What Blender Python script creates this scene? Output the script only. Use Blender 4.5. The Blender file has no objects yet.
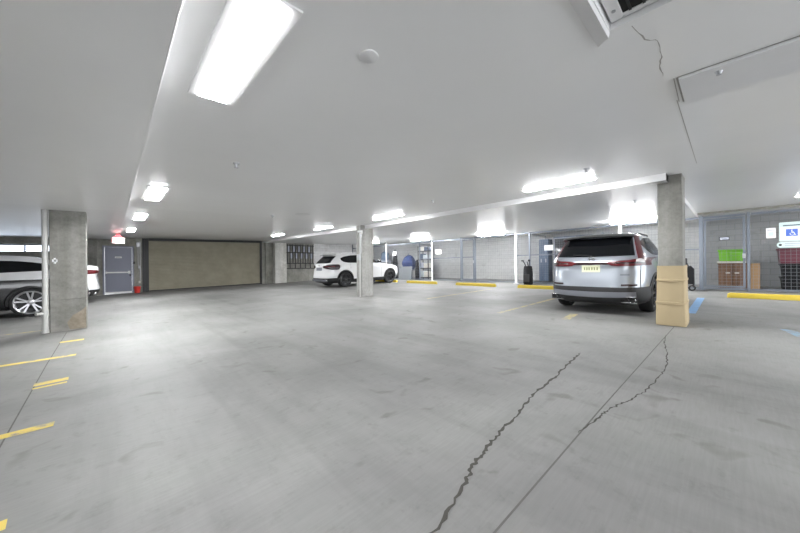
import bpy, bmesh, math, random
from mathutils import Vector, Matrix
random.seed(7)
PI = math.pi
COL = bpy.context.scene.collection
SX = 0.0245                      # the parking deck rises gently towards the storage cages
SLOPE = math.atan(SX)

# ------------------------------------------------------------------ materials
def new_mat(name):
    m = bpy.data.materials.new(name); m.use_nodes = True
    nt = m.node_tree
    return m, nt, nt.nodes['Principled BSDF']

def plain(name, col, rough=.5, metal=0., spec=.5, coat=0., var=.06, scale=6., emis=None, estr=0., coat_rough=.05):
    """painted / plastic / metal surface with a faint procedural unevenness"""
    m, nt, b = new_mat(name)
    tc = nt.nodes.new('ShaderNodeTexCoord'); nz = nt.nodes.new('ShaderNodeTexNoise')
    nz.inputs['Scale'].default_value = scale; nz.inputs['Detail'].default_value = 4
    nt.links.new(tc.outputs['Object'], nz.inputs['Vector'])
    mx = nt.nodes.new('ShaderNodeMix'); mx.data_type = 'RGBA'
    lo = [max(0, c*(1-var)) for c in col]; hi = [min(1, c*(1+var)) for c in col]
    mx.inputs['A'].default_value = (*lo, 1); mx.inputs['B'].default_value = (*hi, 1)
    nt.links.new(nz.outputs['Fac'], mx.inputs['Factor'])
    nt.links.new(mx.outputs['Result'], b.inputs['Base Color'])
    b.inputs['Roughness'].default_value = rough; b.inputs['Metallic'].default_value = metal
    b.inputs['Specular IOR Level'].default_value = spec
    b.inputs['Coat Weight'].default_value = coat; b.inputs['Coat Roughness'].default_value = coat_rough
    if emis:
        b.inputs['Emission Color'].default_value = (*emis, 1); b.inputs['Emission Strength'].default_value = estr
    return m

def ramp(nt, stops):
    r = nt.nodes.new('ShaderNodeValToRGB')
    el = r.color_ramp.elements
    while len(el) > 1: el.remove(el[-1])
    el[0].position = stops[0][0]; el[0].color = (*stops[0][1], 1)
    for p, c in stops[1:]:
        e = el.new(p); e.color = (*c, 1)
    return r

def noise(nt, vec, scale, detail=6, rough=.55, dist=0.):
    n = nt.nodes.new('ShaderNodeTexNoise')
    n.inputs['Scale'].default_value = scale; n.inputs['Detail'].default_value = detail
    n.inputs['Roughness'].default_value = rough; n.inputs['Distortion'].default_value = dist
    nt.links.new(vec, n.inputs['Vector'])
    return n

def mapping(nt, vec, scale=(1,1,1), rot=(0,0,0), loc=(0,0,0)):
    mp = nt.nodes.new('ShaderNodeMapping')
    mp.inputs['Scale'].default_value = scale; mp.inputs['Rotation'].default_value = rot; mp.inputs['Location'].default_value = loc
    nt.links.new(vec, mp.inputs['Vector'])
    return mp

def mixc(nt, a, b, fac, mode='MIX'):
    mx = nt.nodes.new('ShaderNodeMix'); mx.data_type = 'RGBA'; mx.blend_type = mode
    for key, v in (('A', a), ('B', b)):
        if isinstance(v, tuple): mx.inputs[key].default_value = (*v, 1)
        else: nt.links.new(v, mx.inputs[key])
    if isinstance(fac, (int, float)): mx.inputs['Factor'].default_value = fac
    else: nt.links.new(fac, mx.inputs['Factor'])
    return mx.outputs['Result']

def floor_material():
    m, nt, b = new_mat('worn_concrete_floor')
    tc = nt.nodes.new('ShaderNodeTexCoord'); v = tc.outputs['Object']
    n1 = noise(nt, v, .55, 5, .6, .4)
    r1 = ramp(nt, [(.3, (.145,.145,.140)), (.52, (.20,.1985,.192)), (.72, (.245,.243,.236))])
    nt.links.new(n1.outputs['Fac'], r1.inputs['Fac'])
    # tyre-polished streaks along the driving aisle
    st = mapping(nt, v, (1.6, .16, 1), (0,0,.12))
    n2 = noise(nt, st.outputs['Vector'], 1.3, 6, .65)
    r2 = ramp(nt, [(.36, (.74,.74,.735)), (.52, (1,1,1))])
    nt.links.new(n2.outputs['Fac'], r2.inputs['Fac'])
    c = mixc(nt, r1.outputs['Color'], r2.outputs['Color'], .55, 'MULTIPLY')
    # fine broom lines and mottling
    st2 = mapping(nt, v, (3, 40, 1), (0,0,.5))
    n3 = noise(nt, st2.outputs['Vector'], 1.5, 3, .6)
    r3 = ramp(nt, [(.3, (.84,.84,.83)), (.7, (1.05,1.05,1.05))])
    nt.links.new(n3.outputs['Fac'], r3.inputs['Fac'])
    c = mixc(nt, c, r3.outputs['Color'], .5, 'MULTIPLY')
    n4 = noise(nt, v, 9, 8, .7)
    r4 = ramp(nt, [(.25, (.72,.72,.7)), (.45, (1,1,1))])
    nt.links.new(n4.outputs['Fac'], r4.inputs['Fac'])
    c = mixc(nt, c, r4.outputs['Color'], .8, 'MULTIPLY')
    # sparse dark spots
    n5 = noise(nt, v, 3.1, 2, .4, .8)
    r5 = ramp(nt, [(.66, (1,1,1)), (.73, (.55,.53,.49))])
    nt.links.new(n5.outputs['Fac'], r5.inputs['Fac'])
    c = mixc(nt, c, r5.outputs['Color'], .6, 'MULTIPLY')
    nt.links.new(c, b.inputs['Base Color'])
    b.inputs['Roughness'].default_value = .62; b.inputs['Specular IOR Level'].default_value = .35
    bp = nt.nodes.new('ShaderNodeBump'); bp.inputs['Strength'].default_value = .12; bp.inputs['Distance'].default_value = .01
    nt.links.new(n4.outputs['Fac'], bp.inputs['Height']); nt.links.new(bp.outputs['Normal'], b.inputs['Normal'])
    return m

def concrete(name, dark, light, scale=1.2, streak=True, rough=.85):
    m, nt, b = new_mat(name)
    tc = nt.nodes.new('ShaderNodeTexCoord'); v = tc.outputs['Object']
    n1 = noise(nt, v, scale, 8, .65, .5)
    mid = tuple((a+c)/2 for a, c in zip(dark, light))
    r1 = ramp(nt, [(.28, dark), (.5, mid), (.72, light)])
    nt.links.new(n1.outputs['Fac'], r1.inputs['Fac']); c = r1.outputs['Color']
    n2 = noise(nt, v, 14, 8, .75)
    r2 = ramp(nt, [(.3, (.6,.6,.58)), (.55, (1,1,1)), (.72, (1.18,1.18,1.18))])
    nt.links.new(n2.outputs['Fac'], r2.inputs['Fac'])
    c = mixc(nt, c, r2.outputs['Color'], .6, 'MULTIPLY')
    if streak:
        mp = mapping(nt, v, (5, 5, .35))
        n3 = noise(nt, mp.outputs['Vector'], 1, 5, .6)
        r3 = ramp(nt, [(.33, (.7,.69,.65)), (.6, (1,1,1))])
        nt.links.new(n3.outputs['Fac'], r3.inputs['Fac'])
        c = mixc(nt, c, r3.outputs['Color'], .7, 'MULTIPLY')
    nt.links.new(c, b.inputs['Base Color']); b.inputs['Roughness'].default_value = rough
    b.inputs['Specular IOR Level'].default_value = .25
    bp = nt.nodes.new('ShaderNodeBump'); bp.inputs['Strength'].default_value = .25; bp.inputs['Distance'].default_value = .01
    nt.links.new(n2.outputs['Fac'], bp.inputs['Height']); nt.links.new(bp.outputs['Normal'], b.inputs['Normal'])
    return m

def blockwork(name, base, swz='YZ'):
    m, nt, b = new_mat(name)
    tc = nt.nodes.new('ShaderNodeTexCoord')
    sp = nt.nodes.new('ShaderNodeSeparateXYZ'); cb = nt.nodes.new('ShaderNodeCombineXYZ')
    nt.links.new(tc.outputs['Object'], sp.inputs['Vector'])
    nt.links.new(sp.outputs['Y' if swz == 'YZ' else 'X'], cb.inputs['X']); nt.links.new(sp.outputs['Z'], cb.inputs['Y'])
    br = nt.nodes.new('ShaderNodeTexBrick')
    nt.links.new(cb.outputs['Vector'], br.inputs['Vector'])
    br.inputs['Scale'].default_value = 1; br.inputs['Brick Width'].default_value = .4; br.inputs['Row Height'].default_value = .2
    br.inputs['Mortar Size'].default_value = .008; br.inputs['Mortar Smooth'].default_value = .3
    br.inputs['Color1'].default_value = (*[c*.94 for c in base], 1); br.inputs['Color2'].default_value = (*[min(1, c*1.05) for c in base], 1)
    br.inputs['Mortar'].default_value = (*[c*.72 for c in base], 1)
    n = noise(nt, tc.outputs['Object'], 1.1, 5, .6, .6)
    r = ramp(nt, [(.28, (.62,.6,.57)), (.42, (1,1,1))])
    nt.links.new(n.outputs['Fac'], r.inputs['Fac'])
    c = mixc(nt, br.outputs['Color'], r.outputs['Color'], .6, 'MULTIPLY')
    nt.links.new(c, b.inputs['Base Color']); b.inputs['Roughness'].default_value = .85
    bp = nt.nodes.new('ShaderNodeBump'); bp.inputs['Strength'].default_value = .3; bp.inputs['Distance'].default_value = .01; bp.invert = True
    nt.links.new(br.outputs['Fac'], bp.inputs['Height']); nt.links.new(bp.outputs['Normal'], b.inputs['Normal'])
    return m

def ceiling_material():
    m, nt, b = new_mat('white_painted_ceiling')
    tc = nt.nodes.new('ShaderNodeTexCoord'); v = tc.outputs['Object']
    n = noise(nt, v, .35, 4, .5)
    r = ramp(nt, [(.3, (.84,.84,.84)), (.7, (.90,.90,.90))])
    nt.links.new(n.outputs['Fac'], r.inputs['Fac'])
    nt.links.new(r.outputs['Color'], b.inputs['Base Color'])
    b.inputs['Roughness'].default_value = .27; b.inputs['Specular IOR Level'].default_value = .5
    n2 = noise(nt, v, 2.2, 3, .5)
    bp = nt.nodes.new('ShaderNodeBump'); bp.inputs['Strength'].default_value = .04; bp.inputs['Distance'].default_value = .05
    nt.links.new(n2.outputs['Fac'], bp.inputs['Height']); nt.links.new(bp.outputs['Normal'], b.inputs['Normal'])
    return m

def corrugated(name, base, period=.075):
    m, nt, b = new_mat(name)
    tc = nt.nodes.new('ShaderNodeTexCoord')
    n = noise(nt, tc.outputs['Object'], 1.5, 5, .6)
    r = ramp(nt, [(.3, tuple(c*.82 for c in base)), (.7, tuple(c*1.1 for c in base))])
    nt.links.new(n.outputs['Fac'], r.inputs['Fac']); nt.links.new(r.outputs['Color'], b.inputs['Base Color'])
    b.inputs['Roughness'].default_value = .5
    return m

def wood(name, dark, light):
    m, nt, b = new_mat(name)
    tc = nt.nodes.new('ShaderNodeTexCoord')
    mp = mapping(nt, tc.outputs['Object'], (12, 12, 1.2))
    n = noise(nt, mp.outputs['Vector'], 1.5, 6, .6, 1.)
    r = ramp(nt, [(.3, dark), (.7, light)])
    nt.links.new(n.outputs['Fac'], r.inputs['Fac']); nt.links.new(r.outputs['Color'], b.inputs['Base Color'])
    b.inputs['Roughness'].default_value = .5
    return m

def worn_paint(name, col, under=(.205,.203,.197), amount=.5):
    m, nt, b = new_mat(name)
    tc = nt.nodes.new('ShaderNodeTexCoord')
    n = noise(nt, tc.outputs['Object'], 7, 8, .75)
    r = ramp(nt, [(amount-.12, under), (amount+.03, col)])
    nt.links.new(n.outputs['Fac'], r.inputs['Fac']); nt.links.new(r.outputs['Color'], b.inputs['Base Color'])
    b.inputs['Roughness'].default_value = .65
    return m

def glass(name, tint=(.9,.95,1.)):
    m, nt, b = new_mat(name)
    b.inputs['Base Color'].default_value = (*tint, 1); b.inputs['Transmission Weight'].default_value = 1
    b.inputs['Roughness'].default_value = .05; b.inputs['IOR'].default_value = 1.1
    return m

def emissive(name, col, strength):
    m, nt, b = new_mat(name)
    b.inputs['Base Color'].default_value = (.9,.9,.9,1)
    b.inputs['Emission Color'].default_value = (*col, 1); b.inputs['Emission Strength'].default_value = strength
    return m

M = dict(
    floor=floor_material(), ceiling=ceiling_material(),
    ceil_dull=plain('ceiling_panel_paint', (.72,.72,.725), .6, var=.03),
    conc_dark=concrete('board_marked_concrete', (.19,.19,.17), (.38,.375,.34)),
    conc_mid=concrete('grey_column_concrete', (.165,.165,.15), (.315,.31,.288), 1.6),
    conc_light=concrete('pale_column_concrete', (.28,.28,.265), (.46,.455,.435), 1.4),
    conc_pil=concrete('pilaster_concrete', (.48,.48,.45), (.72,.71,.67), 1.4),
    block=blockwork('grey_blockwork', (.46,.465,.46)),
    block_shaded=blockwork('shade_tinted_blockwork', (.27,.275,.275)),  # same blockwork, shade put into the colour where less light falls
    white_wall=blockwork('white_painted_blockwork', (.68,.68,.675), 'XZ'),
    garage=corrugated('khaki_roller_door_paint', (.29,.268,.20)),
    black_steel=plain('black_steel', (.012,.012,.013), .5),
    dark_hole=plain('dark_recess', (.01,.01,.01), .9),
    fence=plain('blue_grey_fence_paint', (.15,.17,.205), .45, .3),
    wire=plain('galvanised_wire', (.22,.235,.26), .5, .4),
    white_metal=plain('white_painted_metal', (.78,.78,.78), .4),
    lamp=emissive('lit_diffuser', (.97,.98,1.), 88.),
    lamp_near=emissive('lit_near_diffuser', (.97,.98,1.), 42.),
    lamp_cage=emissive('lit_cage_diffuser', (.97,.98,1.), 58.),
    yellow=plain('yellow_kerb_paint', (.72,.53,.045), .5, var=.12, scale=9),
    yline=worn_paint('worn_yellow_line_paint', (.62,.46,.08), amount=.47),
    yfaint=worn_paint('faded_yellow_line_paint', (.40,.33,.14), amount=.53),
    bline=worn_paint('worn_blue_line_paint', (.16,.32,.55), amount=.42),
    bfaint=worn_paint('faded_blue_line_paint', (.17,.30,.42), amount=.55),
    crack=plain('crack_dirt', (.05,.047,.04), .95, var=.3, scale=20),
    joint=plain('dark_saw_joint', (.10,.097,.09), .95, var=.3, scale=12),  # dark line colour of the floor's saw joints
    hair=plain('ceiling_hairline', (.34,.33,.31), .9, var=.2),
    grey_door=plain('grey_blue_door_paint', (.185,.195,.255), .45),
    chrome=plain('bright_metal', (.72,.72,.73), .22, 1.),
    steel=plain('dull_steel', (.45,.46,.48), .4, .8),
    red=plain('red_plastic', (.75,.05,.04), .4),
    exit_red=plain('exit_red', (.62,.03,.04), .4, emis=(1,.05,.06), estr=.12),
    exit_white=plain('exit_face', (.80,.62,.60), .5),
    rubber=plain('tyre_rubber', (.007,.007,.0075), .75),
    plastic=plain('black_plastic_trim', (.010,.010,.011), .55),
    glass=plain('dark_tinted_glass', (.004,.0045,.0055), .08, 0, .25),
    glass_light=plain('tinted_glass_light', (.05,.055,.06), .05, 0, .6),
    silver=plain('silver_blue_car_paint', (.33,.36,.40), .32, .55, .5, 1., .02),
    white_paint=plain('white_car_paint', (.66,.665,.67), .3, 0, .5, 1., .01),
    dark_paint=plain('dark_car_paint', (.008,.008,.009), .25, .0, .5, 1., .03),
    painted_sheen=plain('painted_ceiling_reflection', (.55,.555,.57), .3, .0, .5, 1., .02),  # ceiling reflection put into the colour of the dark car's upper body
    skid=plain('grey_skid_plate', (.20,.21,.24), .45, .4),
    lamp_red=plain('tail_lamp_red', (.085,.004,.007), .25, 0, .5, .3),
    lamp_dark=plain('tail_lamp_smoked', (.018,.004,.005), .25, 0, .5, .3),
    lamp_clear=plain('lamp_clear_lens', (.75,.72,.72), .15, 0, .6, 1.),
    alloy=plain('silver_alloy', (.55,.55,.57), .3, .8),
    alloy_dark=plain('dark_alloy', (.04,.04,.042), .35, .7),
    plate=plain('pale_yellow_plate', (.56,.58,.40), .5),
    plate_mark=plain('plate_dark_marks', (.20,.21,.11), .6),
    card=plain('tan_cardboard', (.38,.30,.175), .8, var=.1, scale=4),
    card_dark=plain('tape_crease', (.34,.26,.15), .8),
    brown_card=plain('brown_cardboard', (.28,.17,.08), .8, var=.12),
    wood=wood('brown_wood', (.075,.035,.015), (.17,.085,.04)),
    green=plain('lime_green_plastic', (.13,.39,.015), .4),
    maroon=plain('maroon_plastic', (.13,.022,.04), .45),
    black_box=plain('black_plastic_box', (.009,.009,.010), .8, 0, .2),
    paper=plain('white_sign_board', (.86,.87,.88), .5),
    pale_green=plain('pale_green_sign', (.62,.76,.74), .5),
    blue_sign=plain('blue_sign_square', (.05,.13,.55), .5),
    blue_bag=plain('blue_fabric', (.008,.030,.14), .7, var=.7, scale=4),
    navy=plain('slate_blue_plastic', (.045,.075,.13), .5, var=.2),
    grey_panel=plain('grey_panel', (.17,.185,.20), .6),
    pipe_white=plain('white_pipe_paint', (.52,.52,.50), .45),
    cream=plain('cream_box', (.60,.58,.52), .6),
    pale_sheet=plain('pale_plastic_sheet', (.42,.47,.50), .35, var=.2),
    pane=glass('window_pane'),
    sky=emissive('daylight_outside', (.80,.87,1.), 2.2),
    slat=plain('grey_louvre', (.36,.38,.46), .5),
    text_dark=plain('dark_ink', (.03,.03,.035), .7),
)

# ------------------------------------------------------------------ mesh helpers
class MB:
    def __init__(s): s.v = []; s.f = []; s.mi = []
    def add(s, vs, fs, mi=0):
        b = len(s.v); s.v += [tuple(p) for p in vs]
        for f in fs: s.f.append([b+i for i in f]); s.mi.append(mi)
    def box(s, x0, x1, y0, y1, z0, z1, mi=0, bev=0.):
        if bev > 0:
            bm = bmesh.new(); bmesh.ops.create_cube(bm, size=1)
            for v in bm.verts:
                v.co = ((x0+x1)/2+v.co.x*(x1-x0), (y0+y1)/2+v.co.y*(y1-y0), (z0+z1)/2+v.co.z*(z1-z0))
            bmesh.ops.bevel(bm, geom=list(bm.edges), offset=bev, segments=2, affect='EDGES', profile=.6)
            bm.verts.index_update()
            s.add([v.co[:] for v in bm.verts], [[v.index for v in f.verts] for f in bm.faces], mi); bm.free(); return
        vs = [(x0,y0,z0),(x1,y0,z0),(x1,y1,z0),(x0,y1,z0),(x0,y0,z1),(x1,y0,z1),(x1,y1,z1),(x0,y1,z1)]
        s.add(vs, [(3,2,1,0),(4,5,6,7),(0,1,5,4),(1,2,6,5),(2,3,7,6),(3,0,4,7)], mi)
    def cyl(s, p0, p1, r0, r1=None, n=12, mi=0, caps=True):
        r1 = r0 if r1 is None else r1
        p0, p1 = Vector(p0), Vector(p1); d = (p1-p0).normalized()
        a = d.orthogonal().normalized(); b = d.cross(a)
        vs = []
        for p, r in ((p0, r0), (p1, r1)):
            for i in range(n):
                t = 2*PI*i/n; vs.append(p+a*(r*math.cos(t))+b*(r*math.sin(t)))
        fs = [(i, (i+1) % n, n+(i+1) % n, n+i) for i in range(n)]
        if caps: fs += [tuple(range(n-1, -1, -1)), tuple(range(n, 2*n))]
        s.add(vs, fs, mi)
    def tube(s, pts, r, n=8, mi=0):
        for a, b in zip(pts, pts[1:]): s.cyl(a, b, r, r, n, mi)
    def lathe(s, prof, c, axis='Y', n=32, mi=0, sgn=1):
        """prof: list of (along, radius) turned about an axis through c; closed when the first point repeats"""
        vs = []; m = len(prof)
        for a, r in prof:
            for i in range(n):
                t = 2*PI*i/n; u, w = r*math.cos(t), r*math.sin(t)
                vs.append((c[0]+u, c[1]+a*sgn, c[2]+w) if axis == 'Y' else ((c[0]+u, c[1]+w, c[2]+a*sgn) if axis == 'Z' else (c[0]+a*sgn, c[1]+u, c[2]+w)))
        fs = []
        for k in range(m-1):
            for i in range(n):
                j = (i+1) % n; fs.append((k*n+i, k*n+j, (k+1)*n+j, (k+1)*n+i))
        s.add(vs, fs, mi)
    def prism(s, poly, axis, a0, a1, mi=0):
        """extrude a 2-D outline along an axis"""
        n = len(poly)
        def P(u, w, a): return (a, u, w) if axis == 'X' else ((u, a, w) if axis == 'Y' else (u, w, a))
        vs = [P(u, w, a0) for u, w in poly]+[P(u, w, a1) for u, w in poly]
        fs = [tuple(range(n))[::-1], tuple(range(n, 2*n))]+[(i, (i+1) % n, n+(i+1) % n, n+i) for i in range(n)]
        s.add(vs, fs, mi)
    def grid(s, rows, mi=0, close=False):
        m, n = len(rows), len(rows[0]); vs = [p for r in rows for p in r]; fs = []
        for i in range(m-1):
            for j in range(n if close else n-1):
                k = (j+1) % n; fs.append((i*n+j, i*n+k, (i+1)*n+k, (i+1)*n+j))
        s.add(vs, fs, mi)
    def build(s, name, mats, parent=None, smooth=None, fix=True):
        me = bpy.data.meshes.new(name); me.from_pydata(s.v, [], s.f); me.update()
        if not isinstance(mats, (list, tuple)): mats = [mats]
        for m in mats: me.materials.append(m)
        for p, i in zip(me.polygons, s.mi): p.material_index = i
        if fix:
            bm = bmesh.new(); bm.from_mesh(me); bmesh.ops.recalc_face_normals(bm, faces=bm.faces[:]); bm.to_mesh(me); bm.free()
        if smooth is not None:
            for p in me.polygons: p.use_smooth = True
            me.set_sharp_from_angle(angle=math.radians(smooth))
        o = bpy.data.objects.new(name, me); COL.objects.link(o)
        if parent is not None: o.parent = parent
        return o

def tag(o, label=None, cat=None, group=None, kind=None):
    if label: o['label'] = label
    if cat: o['category'] = cat
    if group: o['group'] = group
    if kind: o['kind'] = kind
    return o
def empty(name, loc, label, cat, rz=0., group=None, kind=None):
    o = bpy.data.objects.new(name, None); COL.objects.link(o); o.empty_display_size = .1
    o.location = loc; o.rotation_euler = (0, 0, rz)
    return tag(o, label, cat, group, kind)
def dup(root, loc, label=None, rz=None):
    r = root.copy(); COL.objects.link(r); r.location = loc
    if rz is not None: r.rotation_euler = (0, 0, rz)
    if label: r['label'] = label
    for ch in root.children:
        c = ch.copy(); COL.objects.link(c); c.parent = r
        for g in ch.children:
            d = g.copy(); COL.objects.link(d); d.parent = c
    return r
def text_mesh(name, body, size, mat, parent, loc, rot, ext=.004):
    cu = bpy.data.curves.new(name, 'FONT'); cu.body = body; cu.size = size; cu.align_x = 'CENTER'; cu.align_y = 'CENTER'; cu.extrude = ext
    t = bpy.data.objects.new(name+'_tmp', cu); COL.objects.link(t)
    bpy.context.view_layer.update()
    me = bpy.data.meshes.new_from_object(t.evaluated_get(bpy.context.evaluated_depsgraph_get()))
    bpy.data.objects.remove(t); me.materials.clear(); me.materials.append(mat)
    o = bpy.data.objects.new(name, me); COL.objects.link(o); o.parent = parent; o.location = loc; o.rotation_euler = rot
    return o

DECK = set()     # objects whose vertices follow the sloping deck
def deck(o):
    DECK.add(o.name); return o
def struct(o, label=None, cat=None):
    o['kind'] = 'structure'
    if label: o['label'] = label
    if cat: o['category'] = cat
    return deck(o)

# ------------------------------------------------------------------ heights of the ceiling
YB = 20.5                    # wall with the roller door
XC = 14.0                    # line of the storage cages
HL, HM, HS = 2.39, 2.50, 2.385      # left soffit, main ceiling, right soffit
XE, XS, YS = .24, 6.5, .66          # edges where the ceiling steps
def rise(y): return .022*max(0., y-8.5)
def xstep(y): return XS+.055*max(0., y-8.5)

# ------------------------------------------------------------------ room shell
m = MB()
xs = [-10, -4, 2, 8, 12, 16.4]; ys = [-7, -2, 3, 8, 13, 17, YB+.3]
m.grid([[(x, y, 0) for x in xs] for y in ys])
for x0, x1 in zip(xs, xs[1:]):
    pass
floor = struct(m.build('floor', M['floor']), 'pale grey concrete parking deck with cracks and worn stripes', 'floor')

# ceiling: one mesh with the step edges and the recess for the vent
RX0, RX1, RY0, RY1 = 1.00, 2.11, -.62, .455
m = MB()
def cstrip(x0, x1, y0, y1, h0, h1=None):
    h1 = h0 if h1 is None else h1
    yy = [y0]+[y for y in (3., 8.5, 11., 14., 17.) if y0 < y < y1]+[y1]
    m.grid([[(x0, y, h0+rise(y)), (x1, y, h1+rise(y))] for y in yy])
def vface(x, y0, y1, ha, hb):
    yy = [y0]+[y for y in (3., 8.5, 11., 14., 17.) if y0 < y < y1]+[y1]
    m.grid([[(x, y, ha+rise(y)), (x, y, hb+rise(y))] for y in yy])
YE = YB+.3
cstrip(-10, XE, -7, YE, HL)
vface(XE, -7, YE, HL, HM)
cstrip(XE, RX0, -7, YE, HM)
cstrip(RX0, RX1, -7, RY0, HM); cstrip(RX0, RX1, RY1, YE, HM)
yy = [-7, YS, 3., 8.5, 11., 14., 17., YE]
m.grid([[(RX1, y, HM+rise(y)), (xstep(y), y, HM+rise(y))] for y in yy])
m.grid([[(xstep(y), y, HS+rise(y)), (xstep(y), y, HM+rise(y))] for y in yy[1:]])
m.grid([[(xstep(y), y, HS+rise(y)), (16.4, y, HS+rise(y))] for y in yy[1:]])
m.grid([[(XS, YS, HS), (16.4, YS, HS)], [(XS, YS, HM), (16.4, YS, HM)]])
cstrip(XS, 16.4, -7, YS, HM)
ceil = struct(m.build('ceiling', M['ceiling']), 'glossy white painted garage ceiling with stepped soffits', 'ceiling')

def corner_bead():
    mb = MB()
    yy = [-7, 3, 8.5, 11, 14, 17, YE]
    mb.grid([[(XE-.012, y, HL-.001+rise(y)), (XE+.004, y, HL+.012+rise(y)), (XE+.004, y, HL+.02+rise(y))] for y in yy])
    o = mb.build('corner_bead', M['white_metal'], ceil); deck(o)
corner_bead()

def ribbon(name, pts, w, z, mat, parent, jag=0., sub=1, taper=True, updown=1):
    """a flat ragged strip lying on the floor or ceiling: crack, joint, painted line"""
    P = []
    for (a, b) in zip(pts, pts[1:]):
        for k in range(sub):
            t = k/sub; P.append((a[0]+(b[0]-a[0])*t, a[1]+(b[1]-a[1])*t))
    P.append(pts[-1])
    rows = []; n = len(P)
    for i, p in enumerate(P):
        q0, q1 = P[max(0, i-1)], P[min(n-1, i+1)]
        d = Vector((q1[0]-q0[0], q1[1]-q0[1])).normalized(); nr = Vector((-d.y, d.x))
        ww = w*(random.uniform(.45, 1.5) if jag else 1)
        if taper and (i == 0 or i == n-1): ww *= .4
        off = random.uniform(-jag, jag) if 0 < i < n-1 else 0
        c = Vector(p)+nr*off
        a, b = c-nr*ww/2, c+nr*ww/2
        zz = z(p[1]) if callable(z) else z
        rows.append([(a.x, a.y, zz), (b.x, b.y, zz)])
    mb = MB(); mb.grid(rows)
    o = mb.build(name, mat, parent); deck(o); return o

# cracks and saw joints in the floor
ribbon('crack', [(.93,.87),(1.02,.89),(1.38,.97),(1.52,1.02),(1.7,1.05),(1.95,1.08),(2.25,1.11),(2.67,1.17),(3.2,1.18),(3.7,1.22),(4.23,1.25)], .019, .0022, M['crack'], floor, .011, 11)
ribbon('saw_joint', [(-.2,.74),(1.21,.705),(2.72,.685),(6.7,.6)], .010, .0014, M['joint'], floor, 0, 12, False)
ribbon('crack', [(2.3,.70),(2.62,.655),(2.8,.64),(3.06,.57),(3.38,.5),(3.97,.45),(4.4,.46),(4.79,.49),(5.4,.58),(5.96,.63)], .012, .0024, M['crack'], floor, .010, 10)
ribbon('saw_joint', [(-.50,1.0),(-.57,3.41),(-.62,6.0),(-.65,8.8)], .010, .0014, M['joint'], floor, 0, 8, False)
ribbon('saw_joint', [(.2,9.3),(6.3,9.2)], .010, .0014, M['joint'], floor, 0, 8, False)
# painted lines
def line(name, p0, p1, w, mat, z=.0030): return ribbon(name, [p0, p1], w, z, mat, floor, 0, 6, False)
line('painted_line', (-.72,3.63), (-.34,3.63), .10, M['yline'])
line('painted_line', (-.60,4.86), (-.36,4.88), .05, M['yline'])
line('painted_line', (-.61,5.02), (-.36,5.03), .12, M['yline'])
line('painted_line', (-2.4,6.42), (-.38,6.36), .11, M['yline'])
line('painted_line', (-.64,7.66), (-.36,7.66), .14, M['yline'])
line('painted_line', (-6.0,9.62), (-.95,9.5), .12, M['yfaint'])
line('painted_line', (-.62,2.34), (-.375,2.36), .09, M['yline'])
line('painted_line', (6.2,3.45), (11.0,3.40), .10, M['yfaint'])
line('painted_line', (6.3,2.12), (7.0,2.18), .14, M['yfaint'])
line('painted_line', (7.2,6.45), (11.0,6.40), .10, M['yfaint'])
line('painted_line', (8.4,.50), (11.4,.48), .14, M['bline'])
line('painted_line', (6.9,-.72), (7.45,-.61), .13, M['bfaint'])

# ceiling marks
cz = lambda y: HM-.0015+rise(y)
ribbon('hairline_crack', [(2.16,.36),(2.36,.33),(2.43,.28),(2.62,.28),(2.77,.31),(2.95,.31)], .006, cz, M['hair'], ceil, .005, 4)
ribbon('panel_joint', [(3.5,.28),(6.2,.29)], .007, cz, M['hair'], ceil, 0, 5, False)
ribbon('panel_joint', [(3.05,.26),(3.55,.27)], .006, cz, M['hair'], ceil, 0, 4, False)

# long flush access panel on the ceiling at the right
m = MB()
m.box(3.06, 3.58, -4.2, .235, HM-.022, HM-.001, 0, .004)
o = struct(m.build('trim_1', M['ceil_dull']), 'long flat white access panel fixed along the ceiling at right', 'ceiling panel')
ribbon('panel_gap', [(3.05,-4.2),(3.05,.24)], .010, HM-.0016, M['hair'], o, 0, 6, False)
ribbon('panel_gap', [(3.05,.243),(3.58,.243)], .012, HM-.0016, M['hair'], o, 0, 2, False)
m = MB(); m.cyl((3.14,.03,HM-.04), (3.14,.03,HM-.0225), .010, .022, 12); m.cyl((3.14,.03,HM-.046), (3.14,.03,HM-.04), .014, .014, 12)
s = m.build('sprinkler_head', M['steel'], None, 40); deck(tag(s, 'small metal sprinkler head on the long white ceiling panel', 'sprinkler head', 'ceiling sprinkler heads'))

# recess in the ceiling with its louvred vent
m = MB()
D = .055
a = [(RX0,RY0),(RX1,RY0),(RX1,RY1),(RX0,RY1)]
m.grid([[(x, y, HM) for x, y in a+[a[0]]], [(x, y, HM+D) for x, y in a+[a[0]]]])
m.grid([[(RX0,RY0,HM+D),(RX1,RY0,HM+D)],[(RX0,RY1,HM+D),(RX1,RY1,HM+D)]])
struct(m.build('trim_2', M['ceil_dull']), 'square plastered recess in the ceiling around the air vent', 'ceiling recess')
v = empty('ceiling_vent', (1.5,-.1,HM), 'white ceiling air vent with black grille sunk in the recess overhead', 'vent')
m = MB(); x0, x1, y0, y1 = RX0-1.5+.012, RX1-1.5-.012, RY0+.1+.012, RY1+.1-.012
gx0, gx1, gy0, gy1 = x0+.12, x1-.035, y0+.12, y1-.06
z0, z1 = D-.012, D-.003
m.box(x0,x1,y0,gy0,z0,z1,0,.004); m.box(x0,x1,gy1,y1,z0,z1,0,.004); m.box(x0,gx0,gy0,gy1,z0,z1,0,.004); m.box(gx1,x1,gy0,gy1,z0,z1,0,.004)
m.build('frame', M['white_metal'], v)
m = MB(); m.box(gx0,gx1,gy0,gy1,D-.006,D-.002)
g = m.build('grille', M['dark_hole'], v)
m = MB()
k = gy0+.05
while k < gy1:
    m.box(gx0,gx1,k,k+.012,D-.013,D-.0065); k += .06
m.build('slat', M['black_steel'], g)
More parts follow.
